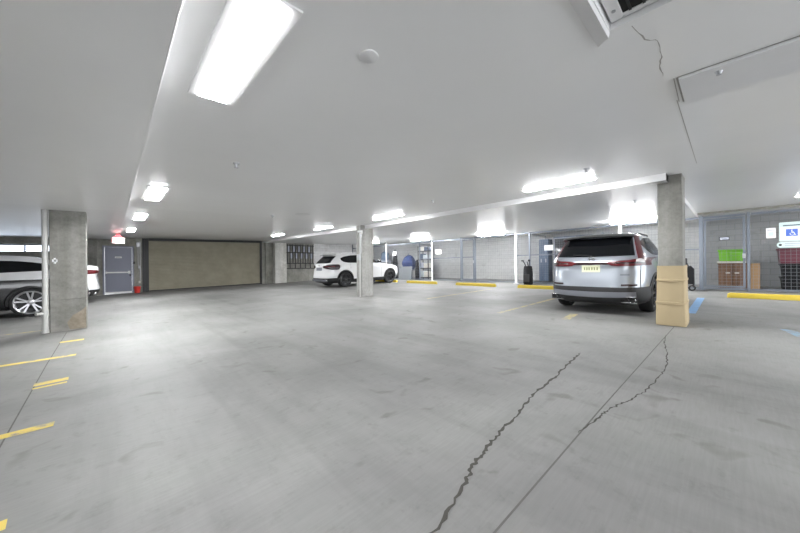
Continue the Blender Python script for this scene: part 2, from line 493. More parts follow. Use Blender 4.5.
for px_, py_ in ((gx1-.06, gy1+.03), (gx1-.06, gy0-.05)):
    m = MB(); m.cyl((px_,py_,z0-.006), (px_,py_,z0-.0005), .010, .010, 10); m.build('screw', M['steel'], v)
# flared plaster lip on the far-left side of the recess
m = MB()
m.grid([[(RX0,RY1+.004,HM-.001),(RX1+.02,RY1+.004,HM-.001)],[(RX0,RY1+.012,HM-.022),(RX1+.03,RY1+.012,HM-.022)],[(RX0,RY1+.08,HM-.012),(2.20,RY1+.08,HM-.012)],[(RX0,RY1+.085,HM-.001),(2.205,RY1+.085,HM-.001)]])
struct(m.build('trim_3', M['ceil_dull'], None, 60), 'raised plaster lip along one edge of the ceiling recess', 'ceiling lip')

# back wall with the roller door opening, door opening and window strip
TOP = 3.0
W0, W1 = YB, YB+.25
m = MB()
GX0, GX1, GH = 1.38, 6.95, 2.70
DX0, DX1, DH = -.26, .76, 2.30
WX0, WX1, WZ0, WZ1 = -6.4, -1.45, 2.06, 2.36
m.box(-10, WX0, W0, W1, 0, TOP); m.box(WX0, WX1, W0, W1, 0, WZ0); m.box(WX0, WX1, W0, W1, WZ1, TOP)
m.box(WX1, DX0, W0, W1, 0, TOP); m.box(DX0, DX1, W0, W1, DH, TOP); m.box(DX1, GX0, W0, W1, 0, TOP)
m.box(GX0, GX1, W0, W1, GH, TOP); m.box(GX1, 10.7, W0, W1, 0, TOP)
struct(m.build('wall_back', M['conc_dark']), 'dark board-marked concrete wall around the roller door', 'wall')
m = MB(); m.box(10.7, 16.4, W0, W1, 0, TOP)
struct(m.build('wall_back_right', M['white_wall']), 'pale painted block wall behind the white sport utility vehicle', 'wall')
m = MB(); m.box(16.2, 16.4, .62, YB, 0, TOP)
struct(m.build('wall_right', M['block']), 'grey concrete block wall behind the storage cages', 'wall')
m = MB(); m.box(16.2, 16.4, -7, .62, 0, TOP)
struct(m.build('wall_right_near', M['block_shaded']), 'block wall with weaker light painted in, behind the green bin and maroon tote', 'wall')
m = MB(); m.box(-10.2, -10, -7, YE, 0, TOP)
struct(m.build('wall_left', M['conc_dark']), 'concrete wall on the far left side', 'wall')
m = MB(); m.box(-.80, -.50, W0-.35, W0, 0, TOP)
struct(m.build('trim_4', M['conc_mid']), 'square concrete pilaster left of the grey steel door', 'pilaster')
m = MB(); m.box(7.25, 7.75, W0-.10, W0, 0, TOP); 
struct(m.build('trim_5', M['conc_dark']), 'dark concrete pier right beside the roller door', 'pilaster')
m = MB(); m.box(7.75, 8.5, W0-.4, W0, 0, TOP)
struct(m.build('trim_6', M['conc_pil']), 'paler concrete pilaster between roller door and pipe rack', 'pilaster')
m = MB(); m.box(-9.9, -.8, W0-.5, W0-.001, 2.39, TOP)
struct(m.build('trim_7', M['conc_dark']), 'dark concrete beam above the high window strip', 'beam')

# high window strip at the far left
w = MB(); 
w.box(WX0, WX1, W0-.02, W0+.06, WZ0, WZ0+.03); w.box(WX0, WX1, W0-.02, W0+.06, WZ1-.03, WZ1)
for x in (WX0, -5.2, -4.0, -2.72, WX1-.04): w.box(x, x+.05, W0-.02, W0+.06, WZ0+.03, WZ1-.03)
win = struct(w.build('window_1', M['slat']), 'high narrow daylit window strip behind the dark car', 'window')
w = MB(); w.box(WX0+.01, WX1-.01, W0+.02, W0+.03, WZ0+.02, WZ1-.02); deck(w.build('pane', M['pane'], win))
w = MB()
for z in (WZ0+.10, WZ0+.19): w.box(WX0, WX1, W0+.035, W0+.055, z, z+.022)
deck(w.build('louvre', M['slat'], win))
w = MB(); w.box(WX0-.5, WX1+.3, W1+.6, W1+.65, 1.6, 3.0)
struct(w.build('exterior', M['sky']), 'bright daylight seen through the high window', 'daylight')

# grey steel door
d = bpy.data.objects.new('door_1', None); COL.objects.link(d); d.location = (0, W0, 0)
tag(d, 'grey blue steel exit door with white push bar', 'door', None, 'structure')
m = MB(); f = .06
m.box(DX0-f, DX0+.012, -.03, .04, 0, DH+f); m.box(DX1-.012, DX1+f, -.03, .04, 0, DH+f); m.box(DX0+.012, DX1-.012, -.03, .04, DH-.012, DH+f)
m.build('door_frame', M['grey_door'], d)
m = MB(); m.box(DX0+.015, DX1-.015, 0., .045, .02, DH-.015, 0, .004)
leaf = m.build('door_leaf', M['grey_door'], d)
m = MB()
m.box(DX0+.05, DX1-.10, -.075, -.035, 1.02, 1.085, 0, .01); m.box(DX1-.16, DX1-.08, -.07, -.001, .98, 1.13, 0, .008); m.box(DX0+.04, DX0+.09, -.06, -.001, 1.0, 1.1, 0, .008)
m.build('push_bar', M['white_metal'], leaf)
m = MB(); m.box(DX1-.11, DX1-.05, -.05, -.001, .86, .96, 0, .006); m.build('lock_box', M['black_steel'], leaf)
m = MB(); m.box(.12, .36, -.014, -.001, 1.76, 1.83); m.build('name_plate', M['paper'], leaf)
m = MB(); m.box(.145, .335, -.017, -.013, 1.785, 1.805); m.build('plate_line', M['text_dark'], leaf)
m = MB(); m.box(DX0+.03, DX1-.03, -.03, -.001, .03, .11, 0, .004); m.build('door_sweep', M['white_metal'], leaf)

# roller garage door
d = bpy.data.objects.new('door_2', None); COL.objects.link(d); d.location = (0, W0, 0)
tag(d, 'wide khaki roller shutter garage door, closed', 'garage door', None, 'structure'); 
m = MB(); n = 34; H0 = .05; rows = []
for i in range(n):
    za, zb = H0+(GH-H0)*i/n, H0+(GH-H0)*(i+1)/n
    for t, yo in ((0., .05), (.12, .035), (.5, .022), (.88, .035)):
        rows.append([(GX0+.02, yo, za+(zb-za)*t), (GX1-.02, yo, za+(zb-za)*t)])
rows.append([(GX0+.02, .05, GH), (GX1-.02, .05, GH)])
m.grid(rows); deck(m.build('shutter_curtain', M['garage'], d, 60))
m = MB(); m.box(GX0+.02, GX1-.02, .01, .07, .0, .06, 0, .005); deck(m.build('bottom_bar', M['black_steel'], d))
for x0, x1 in ((1.14, 1.40), (GX1-.03, GX1+.09)):
    m = MB(); m.box(x0, x1, -.06, -.002, 0, GH+.05); m.box((x0+x1)/2-.03, (x0+x1)/2+.03, -.10, -.06, 0, GH+.0)
    deck(m.build('guide_rail', M['black_steel'], d))
m = MB(); m.box(1.40, GX1-.03, -.10, -.002, GH-.07, GH+.10); deck(m.build('header', M['black_steel'], d))

# electrical bits beside the door
def junction(name, x, z, w_, h_, label, mat, cat):
    mb = MB(); mb.box(x-w_/2, x+w_/2, W0-.07, W0-.001, z-h_/2, z+h_/2, 0, .008)
    o = mb.build(name, mat); deck(tag(o, label, cat)); return o
junction('junction_box', .98, 2.42, .13, .22, 'grey electrical box high on wall beside the roller door', M['steel'], 'electrical box')
junction('door_switch', 1.02, 1.28, .08, .14, 'small grey wall switch between grey door and roller door', M['steel'], 'switch')
junction('wall_outlet', 1.03, .52, .08, .12, 'pale outlet low on wall beside the roller door', M['cream'], 'outlet')
m = MB(); m.tube([(.98, W0-.03, 2.30), (.98, W0-.03, 1.36), (1.02, W0-.03, 1.36)], .014); m.tube([(1.06, W0-.03, 2.6), (1.06, W0-.03, .6)], .016)
deck(tag(m.build('wall_conduit', M['steel']), 'thin steel conduit running down wall beside roller door', 'conduit'))
m = MB(); m.tube([(.82, W0-.02, 2.25), (.82, W0-.02, 1.55)], .012); m.box(.79,.86,W0-.05,W0-.001,1.45,1.57,0,.004)
deck(tag(m.build('card_reader', M['black_steel']), 'dark slim reader on wall at right edge of the grey door', 'card reader'))

# exit sign
ey = 16.; ez = HL+rise(ey)
e = empty('exit_sign', (.19, ey, 0), 'red and white exit sign hanging above the grey door', 'exit sign')
m = MB(); m.box(-.18, .18, -.03, .03, ez-.36, ez-.14, 0, .006); m.build('housing', M['exit_white'], e)
m = MB(); m.prism([(-.16, ez-.139), (.16, ez-.139), (.07, ez-.06), (.05, ez+.004), (-.05, ez+.004), (-.07, ez-.06)], 'Y', -.034, .034); m.build('canopy', M['exit_red'], e)
text_mesh('lettering', 'EXIT', .19, M['exit_red'], e, (0, -.034, ez-.25), (PI/2, 0, 0))

# ------------------------------------------------------------------ columns
def form_column(name, x0, x1, y0, y1, h, mat, label, extra=None):
    mb = MB(); z = [0, .62, .63, 1.28, 1.285, h]
    c = .012
    def ring(zz, g=0.):
        a, b, e_, f_ = x0+g, x1-g, y0+g, y1-g
        return [(a+c,e_,zz),(b-c,e_,zz),(b,e_+c,zz),(b,f_-c,zz),(b-c,f_,zz),(a+c,f_,zz),(a,f_-c,zz),(a,e_+c,zz)]
    rows = []
    for k, zz in enumerate(z): 
        rows.append(ring(zz))
        if zz in (.62, 1.28): rows.append(ring(zz+.003, .006))
    mb.grid(rows, 0, True)
    o = mb.build(name, mat); struct(o, label, 'column'); return o
cl = form_column('column', -.89, -.38, 9.05, 9.40, HL+rise(9.1)+.01, M['conc_mid'], 'square grey concrete column with white drain pipe on its left side')
cm = form_column('column', 6.37, 6.87, 8.72, 9.05, HM+.02, M['conc_light'], 'slim pale concrete column in front of the white sport utility vehicle')
cr = form_column('column', 6.75, 7.25, .49, .80, HM+.01, M['conc_mid'], 'grey concrete column with cardboard wrapped around its foot')
# lighter patch near the foot of the left column and small white scuff
m = MB()
m.grid([[(-.62,9.046,.02),(-.39,9.046,.02)],[(-.66,9.046,.16),(-.39,9.046,.2)],[(-.58,9.046,.30),(-.39,9.046,.38)],[(-.46,9.046,.38),(-.39,9.046,.46)]])
deck(m.build('stain_patch', concrete('brown_stain', (.16,.135,.10), (.30,.26,.20), 3, False), cl))
m = MB(); m.box(-.85,-.78,9.046,9.05,1.38,1.43); m.box(-.83,-.80,9.046,9.05,1.35,1.46); deck(m.build('scuff', M['paper'], cl))
# plaster return hiding part of the right column's head
m = MB(); m.box(6.52, 6.75, YS, YS+.22, HS, HM); 
struct(m.build('trim_8', M['ceil_dull']), 'white plaster corner of the soffit at the right column head', 'soffit corner')

# drain pipe on the left column
m = MB(); hh = HL+rise(9.1)
m.cyl((-.945,9.10,0), (-.945,9.10,hh), .045, .045, 20)
p = m.build('drain_pipe', M['pipe_white'], None, 40); deck(tag(p, 'white vertical drain pipe beside the left concrete column', 'pipe'))
m = MB(); m.cyl((-.945,9.10,.33), (-.945,9.10,.44), .056, .056, 20); m.cyl((-.98,9.06,.385), (-1.06,9.0,.385), .03, .03, 14)
deck(m.build('coupling', M['pipe_white'], p, 40))
m = MB(); m.cyl((-.945,9.10,0), (-.945,9.10,.05), .054, .054, 20); deck(m.build('base_collar', M['pipe_white'], p, 40))
# conduits and boxes on the middle column
m = MB()
m.tube([(6.325,8.78,.0), (6.325,8.78,HM)], .028, 12)
p = m.build('column_conduit', M['pipe_white'], None, 40); deck(tag(p, 'pale vertical conduit with boxes on the middle column', 'conduit'))
m = MB(); m.box(6.215, 6.32, 8.70, 8.82, 1.28, 1.48, 0, .01); deck(m.build('junction_box', M['steel'], p))
m = MB(); m.tube([(6.285,8.66,1.5), (6.285,8.66,2.28)], .012, 8); deck(m.build('thin_conduit', M['steel'], p))
m = MB(); m.cyl((6.305,8.66,2.20),(6.305,8.66,2.32),.05,.05,14); m.box(6.20,6.30,8.62,8.72,2.24,2.30,0,.01); deck(m.build('camera_dome', M['white_metal'], p, 40))

# cardboard wrap on the right column
m = MB(); rows = []
for i, (z, g) in enumerate(((.012,.030),(.06,.034),(.20,.030),(.36,.026),(.365,.034),(.40,.034),(.405,.024),(.58,.020),(.74,.018),(.745,.026),(.775,.026),(.78,.016),(.90,.014),(1.0,.016))):
    a, b, e_, f_ = 6.75-g-.006, 7.25+g, .49-g-.006, .80+g
    j = [random.uniform(-.004,.004) for _ in range(8)]
    rows.append([(a+.02,e_,z),((a+b)/2,e_-j[0]-.002,z),(b-.02,e_,z),(b,e_+.02,z),(b,f_-.02,z),(b-.02,f_,z),((a+b)/2,f_+.002,z),(a+.02,f_,z),(a,f_-.02,z),(a-.006-abs(j[1]),(e_+f_)/2,z),(a,e_+.02,z)])
m.grid(rows, 0, True)
wr = m.build('cardboard_wrap', M['card'], None, 50); deck(tag(wr, 'tan cardboard sheet wrapped around foot of the right column', 'cardboard'))
def crease(z, y0_, y1_):
    mb = MB(); g = .030+(.004 if z < .6 else -.006)
    mb.grid([[(6.75-g-.016,y0_,z),(6.75-g-.017,(y0_+y1_)/2,z-.006),(6.75-g-.016,y1_,z+.012)],[(6.75-g-.014,y0_,z+.016),(6.75-g-.017,(y0_+y1_)/2,z+.014),(6.75-g-.014,y1_,z+.02)]])
    deck(mb.build('crease', M['card_dark'], wr))
crease(.735, .56, .77); crease(.355, .50, .64)

# ------------------------------------------------------------------ ceiling lights
def make_light(label, W, depth, wide=.035, mat='lamp'):
    e = empty('ceiling_light', (0,0,0), label, 'ceiling light', 0, 'long ceiling lights')
    L = 1.17
    mb = MB(); mb.box(-W/2-wide, W/2+wide, -L/2-.035, L/2+.035, -.014, -.001, 0, .003)
    mb.build('housing', M['white_metal'], e)
    mb = MB(); mb.box(-W/2, W/2, -L/2, L/2, -depth, -.0145, 0, .006)
    mb.build('diffuser', M[mat], e, 40)
    return e
L0 = make_light('largest ceiling light, almost overhead, nearest the camera at upper left', .19, .022, .06, 'lamp_near')
L0.location = (.572, 2.10, HM)
dup(L0, (.60,-2.2,HM), 'ceiling light behind the camera at left')
LF = make_light('second ceiling light of the left row, behind the largest one', .20, .022, .05)
LF.location = (.56, 6.78, HM)
rows1 = [(.54,10.3,'third ceiling light of the left row, beyond the square bright one'), (.53,15.0,'farthest small ceiling light of the left row, near the exit sign')]
for x, y, lb in rows1: dup(LF, (x, y, HM+rise(y)), lb)
LB = make_light('long thin ceiling light in front of the silver vehicle and right column', .12, .026, .02)
LB.location = (5.83, 2.07, HM)
for x, y, lb in [(5.83,6.72,'long ceiling light to the upper right of the middle column'), (5.82,10.4,'long ceiling light to the upper left of the middle column'), (5.85,14.8,'farthest long ceiling light of the right row, above the pipe rack')]:
    dup(LB, (x, y, HM+rise(y)), lb)
LC = make_light('glaring ceiling light above the silver vehicle, by the cage fence', .30, .115, .02, 'lamp_cage')
LC.location = (12.6, 2.15, HS)
for x, y, lb in [(12.6,7.35,'glaring ceiling light above the middle cage fence bays'), (12.6,11.75,'glaring ceiling light above the black shelving cage'), (12.6,16.2,'glaring ceiling light peeping out right of the middle column')]:
    dup(LC, (x, y, HS+rise(y)), lb)
dup(L0, (5.9, -2.3, HM), 'ceiling light behind the camera at right')
dup(L0, (12.0, -1.74, HM), 'bright ceiling light at the right edge above the accessible sign')

# sprinkler heads and detectors
def sprinkler(x, y, h, label):
    mb = MB(); mb.cyl((0,0,-.012), (0,0,-.0005), .04, .04, 16); mb.cyl((0,0,-.05), (0,0,-.012), .012, .016, 10); mb.cyl((0,0,-.058), (0,0,-.05), .024, .024, 12)
    o = mb.build('sprinkler_head', M['steel'], None, 40); o.location = (x, y, h)
    return tag(o, label, 'sprinkler head', 'ceiling sprinkler heads')
sprinkler(1.16, 4.24, HM, 'small sprinkler head on ceiling right of the second left-row light')
sprinkler(3.06, 8.1, HM, 'small sprinkler head on ceiling left of the faint round patch')
sprinkler(5.15, 1.42, HM, 'small sprinkler head on ceiling above the long thin light')
sprinkler(5.08, 4.35, HM, 'small sprinkler head on ceiling between the two right-row lights')
sprinkler(8.3, 1.36, HS, 'small sprinkler head on soffit left of the right column')
m = MB(); m.lathe([(-.0005,.062),(-.008,.062),(-.012,.055),(-.013,.0005)], (0,0,0), 'Z', 28)
o = m.build('smoke_detector', M['ceil_dull'], None, 40); o.location = (1.19, 1.535, HM); tag(o, 'flat round cover plate on ceiling right of the largest light', 'smoke detector')
m = MB(); m.lathe([(-.0005,.20),(-.004,.19),(-.005,.0005)], (0,0,0), 'Z', 32)
o = m.build('ceiling_patch', plain('grey_patch', (.5,.5,.5), .7), None, 40); o.location = (3.62, 7.55, HM); tag(o, 'faint round grey patch on ceiling left of the middle column', 'ceiling patch')

# ------------------------------------------------------------------ bar rack on the back wall
r = empty('wall_rack', (8.62, W0, 0), 'dark metal rack of upright bars fixed to concrete wall beside white vehicle', 'rack')
m = MB()
for z in (2.52, 2.02, 1.28, .93): m.box(0, 2.05, -.10, -.05, z-.025, z+.025)
m.build('rail', M['black_steel'], r)
xs_ = [.06+i*.185 for i in range(11)]
for i, x in enumerate(xs_):
    m = MB(); lo = .93 if i % 2 else 1.28
    m.box(x-.022, x+.022, -.16, -.10, lo, 2.58)
    m.build('upright_bar', M['black_steel'], r)
    m = MB(); m.box(x+.05, x+.15, -.13, -.06, 1.62 if i % 2 else 2.08, 1.98 if i % 2 else 2.46, 0, .01)
    if i < 10: m.build('tray', M['slat'], r)

# red bucket
b = empty('bucket', (.92, 20.1, 0), 'small red bucket on floor beside the grey door', 'bucket')
m = MB(); m.lathe([(.002,.0005),(.002,.10),(.30,.14),(.31,.15),(.32,.15),(.32,.138),(.02,.095),(.02,.0005)], (0,0,0), 'Z', 24); m.build('pail', M['red'], b, 40)
m = MB(); pts = [(.145*math.cos(t), .02, .30+.10*math.sin(t)) for t in [PI*i/10 for i in range(11)]]; m.tube(pts, .006, 6); m.build('handle', M['steel'], b)

# ------------------------------------------------------------------ wheel stops
def wheel_stop(x, y0, y1, label):
    L = y1-y0; mb = MB()
    prof = [(-.085,0),(.085,0),(.075,.07),(.045,.125),(-.045,.125),(-.075,.07)]
    rows = []
    for y, sc in ((-L/2,.78),(-L/2+.05,1),(L/2-.05,1),(L/2,.78)):
        rows.append([(px*(sc if sc < 1 else 1), y, pz*sc+.001) for px, pz in prof])
    mb.grid(rows, 0, True); mb.add(rows[0], [tuple(range(6))]); mb.add(rows[-1], [tuple(range(6))[::-1]])
    e = empty('wheel_stop', (x, (y0+y1)/2, 0), label, 'wheel stop', 0, 'yellow wheel stops')
    o = mb.build('kerb', M['yellow'], e, 30)
    for y in (-L*.32, L*.32):
        mb = MB(); mb.cyl((0,y,.1255), (0,y,.132), .018, .018, 10); mb.build('anchor_bolt', M['steel'], e)
    return e
wheel_stop(11.9, -2.1, .0, 'yellow wheel stop on floor in front of the green bin cage')
wheel_stop(11.9, 4.0, 5.75, 'yellow wheel stop left of the silver vehicle')
wheel_stop(11.9, 6.75, 8.78, 'yellow wheel stop in the empty middle parking bay')
wheel_stop(11.9, 10.0, 12.1, 'yellow wheel stop in front of the black shelving cage')
wheel_stop(11.95, 13.0, 14.9, 'yellow wheel stop under nose of the white sport utility vehicle')
wheel_stop(11.95, 1.0, 2.8, 'yellow wheel stop hidden in front of the silver vehicle')

# ------------------------------------------------------------------ storage cage fence
FH = 2.36
def fence_bay(y0, y1, label, mid=1.32, door=False, h=FH, name='mesh_fence'):
    e = empty(name, (XC, y0, 0), label, 'fence panel', 0, 'storage cage fence panels')
    L = y1-y0
    hh = h
    mb = MB(); mb.box(-.025, .025, .055, L-.055, hh-.06, hh); mb.build('top_rail', M['fence'], e)
    mb = MB(); mb.box(-.022, .022, .055, L-.055, .03, .08); mb.build('bottom_rail', M['fence'], e)
    if mid: mb = MB(); mb.box(-.018, .018, .055, L-.055, mid-.02, mid+.02); mb.build('middle_rail', M['fence'], e)
    mb = MB(); s = .10; k = .06+s
    while k < L-.07: mb.box(-.002, .002, k-.0024, k+.0024, .08, hh-.06); k += s
    k = .08+s
    while k < hh-.08: mb.box(-.0024, .0024, .055, L-.055, k-.0024, k+.0024); k += s
    mb.build('wire_mesh', M['wire'], e)
    if door:
        mb = MB()
        mb.box(-.03, .012, .065, .115, .10, hh-.09); mb.box(-.03, .012, L-.115, L-.065, .10, hh-.09); mb.box(-.03, .012, .115, L-.115, hh-.14, hh-.09); mb.box(-.03, .012, .115, L-.115, .10, .15)
        g = mb.build('gate_frame', M['fence'], e)
        mb = MB(); mb.box(-.06, -.03, .06, .13, 1.0, 1.14, 0, .006); mb.build('latch', M['steel'], g)
    return e
def post(y, label, mat='fence', r=.035, h=FH+.02, x=XC):
    e = MB(); e.box(-r, r, -r, r, .0, h, 0, .006); e.box(-r*2, r*2, -r*2, r*2, .0005, .012)
    o = e.build('fence_post', M[mat]); o.location = (x, y, 0)
    return tag(o, label, 'fence post', 'storage cage fence posts')
FP = [(-2.6,'grey fence post at right edge beyond the accessible parking sign'), (-.45,'grey fence post between the green bin and the accessible parking sign'), (.57,'thick grey fence post right of the right concrete column'),
      (2.75,'white fence post rising just above roof of the silver vehicle'), (6.2,'dark fence post right of the black upright bag'), (6.85,'bright white fence post left of the black upright bag'),
      (9.1,'grey fence post at right side of the narrow cage gate'), (10.0,'grey fence post at left side of the narrow cage gate'), (12.1,'white fence post right of the black shelving'), (13.1,'grey fence post left of the black shelving'), (16.3,'white fence post above bonnet of the white vehicle'), (18.4,'fence post hidden behind the middle column'), (20.4,'fence post against the pale back wall')]
for y, lb in FP:
    post(y, lb, 'white_metal' if 'white fence' in lb else 'fence', .05 if ('thick' in lb or 'bright' in lb or 'above roof' in lb) else .032, FH+.02+rise(y))
bays = [(-2.6,-.45,'wire mesh fence panel carrying the accessible parking sign',None,False), (-.45,.57,'wire mesh cage gate in front of green bin and wooden cabinet',None,True),
        (.57,2.75,'wire mesh fence panel behind the right column and silver vehicle',1.32,False), (2.75,6.2,'wire mesh fence panel left of the silver vehicle, with small white sign',1.32,False),
        (6.2,6.85,'narrow wire mesh fence panel behind the black upright bag',1.32,False), (6.85,9.1,'wide wire mesh fence panel before bare stained block wall',None,False),
        (9.1,10.0,'narrow wire mesh gate in the middle of the fence',1.32,True), (10.0,12.1,'wire mesh fence panel bearing a blank white sheet, near the shelving',1.32,False),
        (12.1,13.1,'narrow wire mesh fence panel in front of the black shelving',1.32,False), (13.1,16.3,'wire mesh fence panel before the blue bags',None,False), (16.3,18.4,'wire mesh fence panel right beside the middle column',1.32,False), (18.4,20.4,'wire mesh fence panel behind the white vehicle roof',1.32,False)]
for y0, y1, lb, mid, door in bays: fence_bay(y0, y1, lb, mid, door)
# filler above the fence near the right column (solid header)
m = MB(); m.box(XC-.03, XC+.03, -3.2, YS-.01, FH+.075, HM-.002)
deck(tag(m.build('fence_header', M['conc_dark']), 'grey solid strip closing gap above the right cage fence', 'fence header'))
# partitions running back to the wall
for y, lb in ((.62,'mesh partition behind the thick post'), (6.3,'mesh partition between cages behind the black bag'), (13.86,'mesh partition beside the black shelving')):
    e = empty('cage_partition', (XC+.08, y, 0), lb, 'partition', 0, 'mesh partitions inside the cages')
    mb = MB(); L = 2.0
    mb.box(0, L, -.012, .012, .03, .07); mb.box(0, L, -.012, .012, FH-.06, FH-.02); mb.box(L-.04, L, -.012, .012, .07, FH-.06); mb.build('frame', M['fence'], e)
    mb = MB(); k = .1
    while k < L-.05: mb.box(k-.0024, k+.0024, -.002, .002, .07, FH-.06); k += .1
    k = .15
    while k < FH-.1: mb.box(0, L-.04, -.0024, .0024, k-.0024, k+.0024); k += .1
    mb.build('wire_mesh', M['wire'], e)

# ------------------------------------------------------------------ signs on the fence
def board(name, y0, y1, z0, z1, mat, label, cat, x=XC-.05, rad=0.):
    mb = MB()
    if rad:
        poly = []
        for cy_, cz_, a0 in ((y1-rad, z1-rad, 0), (y0+rad, z1-rad, 90), (y0+rad, z0+rad, 180), (y1-rad, z0+rad, 270)):
            for k in range(6): t = math.radians(a0+18*k); poly.append((cy_+rad*math.cos(t), cz_+rad*math.sin(t)))
        mb.prism(poly, 'X', x-.004, x+.004)
    else: mb.box(x-.004, x+.004, y0, y1, z0, z1)
    o = mb.build(name, mat); return deck(tag(o, label, cat))
def mark(parent, name, y0, y1, z0, z1, mat, x=XC-.0555):
    mb = MB(); mb.box(x-.001, x+.001, y0, y1, z0, z1); return deck(mb.build(name, mat, parent))
s1 = board('paper_sign', -.97, -.79, 1.57, 1.86, M['paper'], 'small white paper notice on fence left of the accessible sign', 'notice', XC-.05)
mark(s1, 'ink_line', -.95, -.81, 1.79, 1.805, M['slat']); mark(s1, 'ink_line', -.93, -.83, 1.63, 1.74, M['pale_green'])
s2 = board('accessible_sign', -1.47, -1.03, 1.46, 2.0, M['pale_green'], 'pale green accessible parking sign with blue wheelchair square', 'sign', XC-.05, .02)
mark(s2, 'white_field', -1.45, -1.05, 1.50, 1.86, M['paper'])
mark(s2, 'ink_line', -1.40, -1.10, 1.89, 1.92, M['navy'])
sq = mark(s2, 'symbol_square', -1.36, -1.15, 1.60, 1.80, M['blue_sign'], XC-.0575)
# wheelchair symbol
m = MB(); X = XC-.060; cy_, cz_ = -1.265, 1.665
pts = [(cy_+.042*math.cos(math.radians(a)), cz_+.042*math.sin(math.radians(a))) for a in range(110, 400, 18)]
for a, b_ in zip(pts, pts[1:]): m.cyl((X, a[0], a[1]), (X, b_[0], b_[1]), .006, .006, 6)
m.cyl((X,-1.255,1.765), (X+.001,-1.255,1.765), .014, .014, 12)
m.tube([(X,-1.255,1.745), (X,-1.258,1.69), (X,-1.295,1.69), (X,-1.315,1.635), (X,-1.33,1.64)], .008, 6); m.tube([(X,-1.257,1.72), (X,-1.29,1.72)], .006, 6)
deck(m.build('wheelchair_symbol', M['paper'], sq))
s3 = board('arrow_sign', -1.45, -.985, 1.28, 1.44, M['pale_green'], 'pale rounded plate mounted below the accessible parking sign', 'sign', XC-.05, .078)
m = MB(); m.cyl((XC-.056,-1.05,1.36), (XC-.054,-1.05,1.36), .03, .03, 14); deck(m.build('screw_cap', M['text_dark'], s3))
mark(s3, 'ink_line', -1.42, -1.13, 1.38, 1.40, M['slat']); mark(s3, 'ink_line', -1.42, -1.13, 1.33, 1.345, M['slat'])
s4 = board('unit_label', -.06, .16, 1.57, 1.68, M['text_dark'], 'small dark framed label on the gate above the green bin', 'label')
mark(s4, 'label_face', -.045, .145, 1.59, 1.66, M['slat'])
board('sheet_sign', 11.35, 11.75, 1.56, 1.82, M['paper'], 'blank white sheet on fence right of the black shelving', 'notice')
board('white_sign', 5.15, 5.52, 1.5, 1.73, M['paper'], 'white rectangular sign on fence left of the silver vehicle', 'sign')

# ------------------------------------------------------------------ things in the right cage
XB = 14.75
e = empty('wooden_cabinet', (XB, -.12, 0), 'brown wooden cabinet with two doors under the green bin', 'cabinet')
m = MB(); m.box(0, .5, -.32, .32, .04, .80, 0, .006); m.box(.02, .48, -.30, .30, .001, .04); m.build('carcass', M['wood'], e)
m = MB(); m.box(-.02, .52, -.34, .34, .80, .835, 0, .006); m.build('cabinet_top', M['wood'], e)
for y0, y1, ky in ((-.31,-.005,-.05), (.005,.31,.05)):
    m = MB(); m.box(-.018, -.001, y0, y1, .06, .78, 0, .004); d_ = m.build('door', M['wood'], e)
    m = MB(); m.box(-.034, -.018, min(ky, ky*3), max(ky, ky*3), .50, .53, 0, .003); m.build('handle', M['cream'], d_)
e = empty('green_bin', (XB+.22, -.10, .898), 'lime green plastic bin lying on the wooden cabinet', 'bin')
m = MB(); rows = []
for z, g in ((0,.0),(.04,.012),(.30,.03),(.34,.05),(.36,.05)): rows.append([(-.2-g,-.26-g,z),(.2+g,-.26-g,z),(.2+g,.26+g,z),(-.2-g,.26+g,z)])
m.grid(rows, 0, True); m.add(rows[0], [(0,1,2,3)]); m.add([(-.22,-.28,.35),(.22,-.28,.35),(.22,.28,.35),(-.22,.28,.35)], [(0,1,2,3)])
m.build('tub', M['green'], e)
m = MB(); m.box(-.262, .262, -.322, .322, .361, .385, 0, .008); m.build('lid', M['green'], e)
m = MB(); m.box(XB-.01, XB+.49, -.42, .23, .838, .888, 0, .01); tag(m.build('white_tray', M['cream']), 'flat cream tray between wooden cabinet and green bin', 'tray')
o = bpy.data.objects['white_tray']; deck(o)
m = MB(); m.box(0, .02, -.11, .11, 0, .82); m.box(-.006, 0, -.108, .108, .40, .41)
o = m.build('cardboard_sheet', M['brown_card']); o.location = (XB+.05, -.60, 0); o.rotation_euler = (0, .06, 0); tag(o, 'brown cardboard panel standing right of the wooden cabinet', 'cardboard')
def tote(name, x, y, z, w_, d_, h_, mat, lidmat, label, cat='tote'):
    e = empty(name, (x, y, z), label, cat)
    mb = MB(); rows = []
    for zz, g in ((0,-.03),(.03,-.02),(h_*.9,.0),(h_*.9,.015),(h_,.015)): rows.append([(-d_/2-g,-w_/2-g,zz),(d_/2+g,-w_/2-g,zz),(d_/2+g,w_/2+g,zz),(-d_/2-g,w_/2+g,zz)])
    mb.grid(rows, 0, True); mb.add(rows[0], [(0,1,2,3)]); mb.add(rows[-1], [(0,1,2,3)])
    mb.build('tub', mat, e)
    mb = MB(); mb.box(-d_/2-.03, d_/2+.03, -w_/2-.03, w_/2+.03, h_+.001, h_+.03, 0, .008); mb.build('lid', lidmat, e)
    return e
tote('storage_tote', XB+.3, -1.50, .005, .72, .5, .36, M['black_box'], M['black_box'], 'black storage tote on floor, bottom of the stack in the right cage')
tote('storage_tote', XB+.3, -1.50, .402, .72, .5, .36, M['black_box'], M['black_box'], 'black storage tote in the middle of the stack under the maroon one')
tote('storage_tote', XB+.3, -1.50, .80, .82, .55, .42, M['maroon'], M['maroon'], 'maroon storage tote on top of the stack below accessible sign')
for o in (): pass
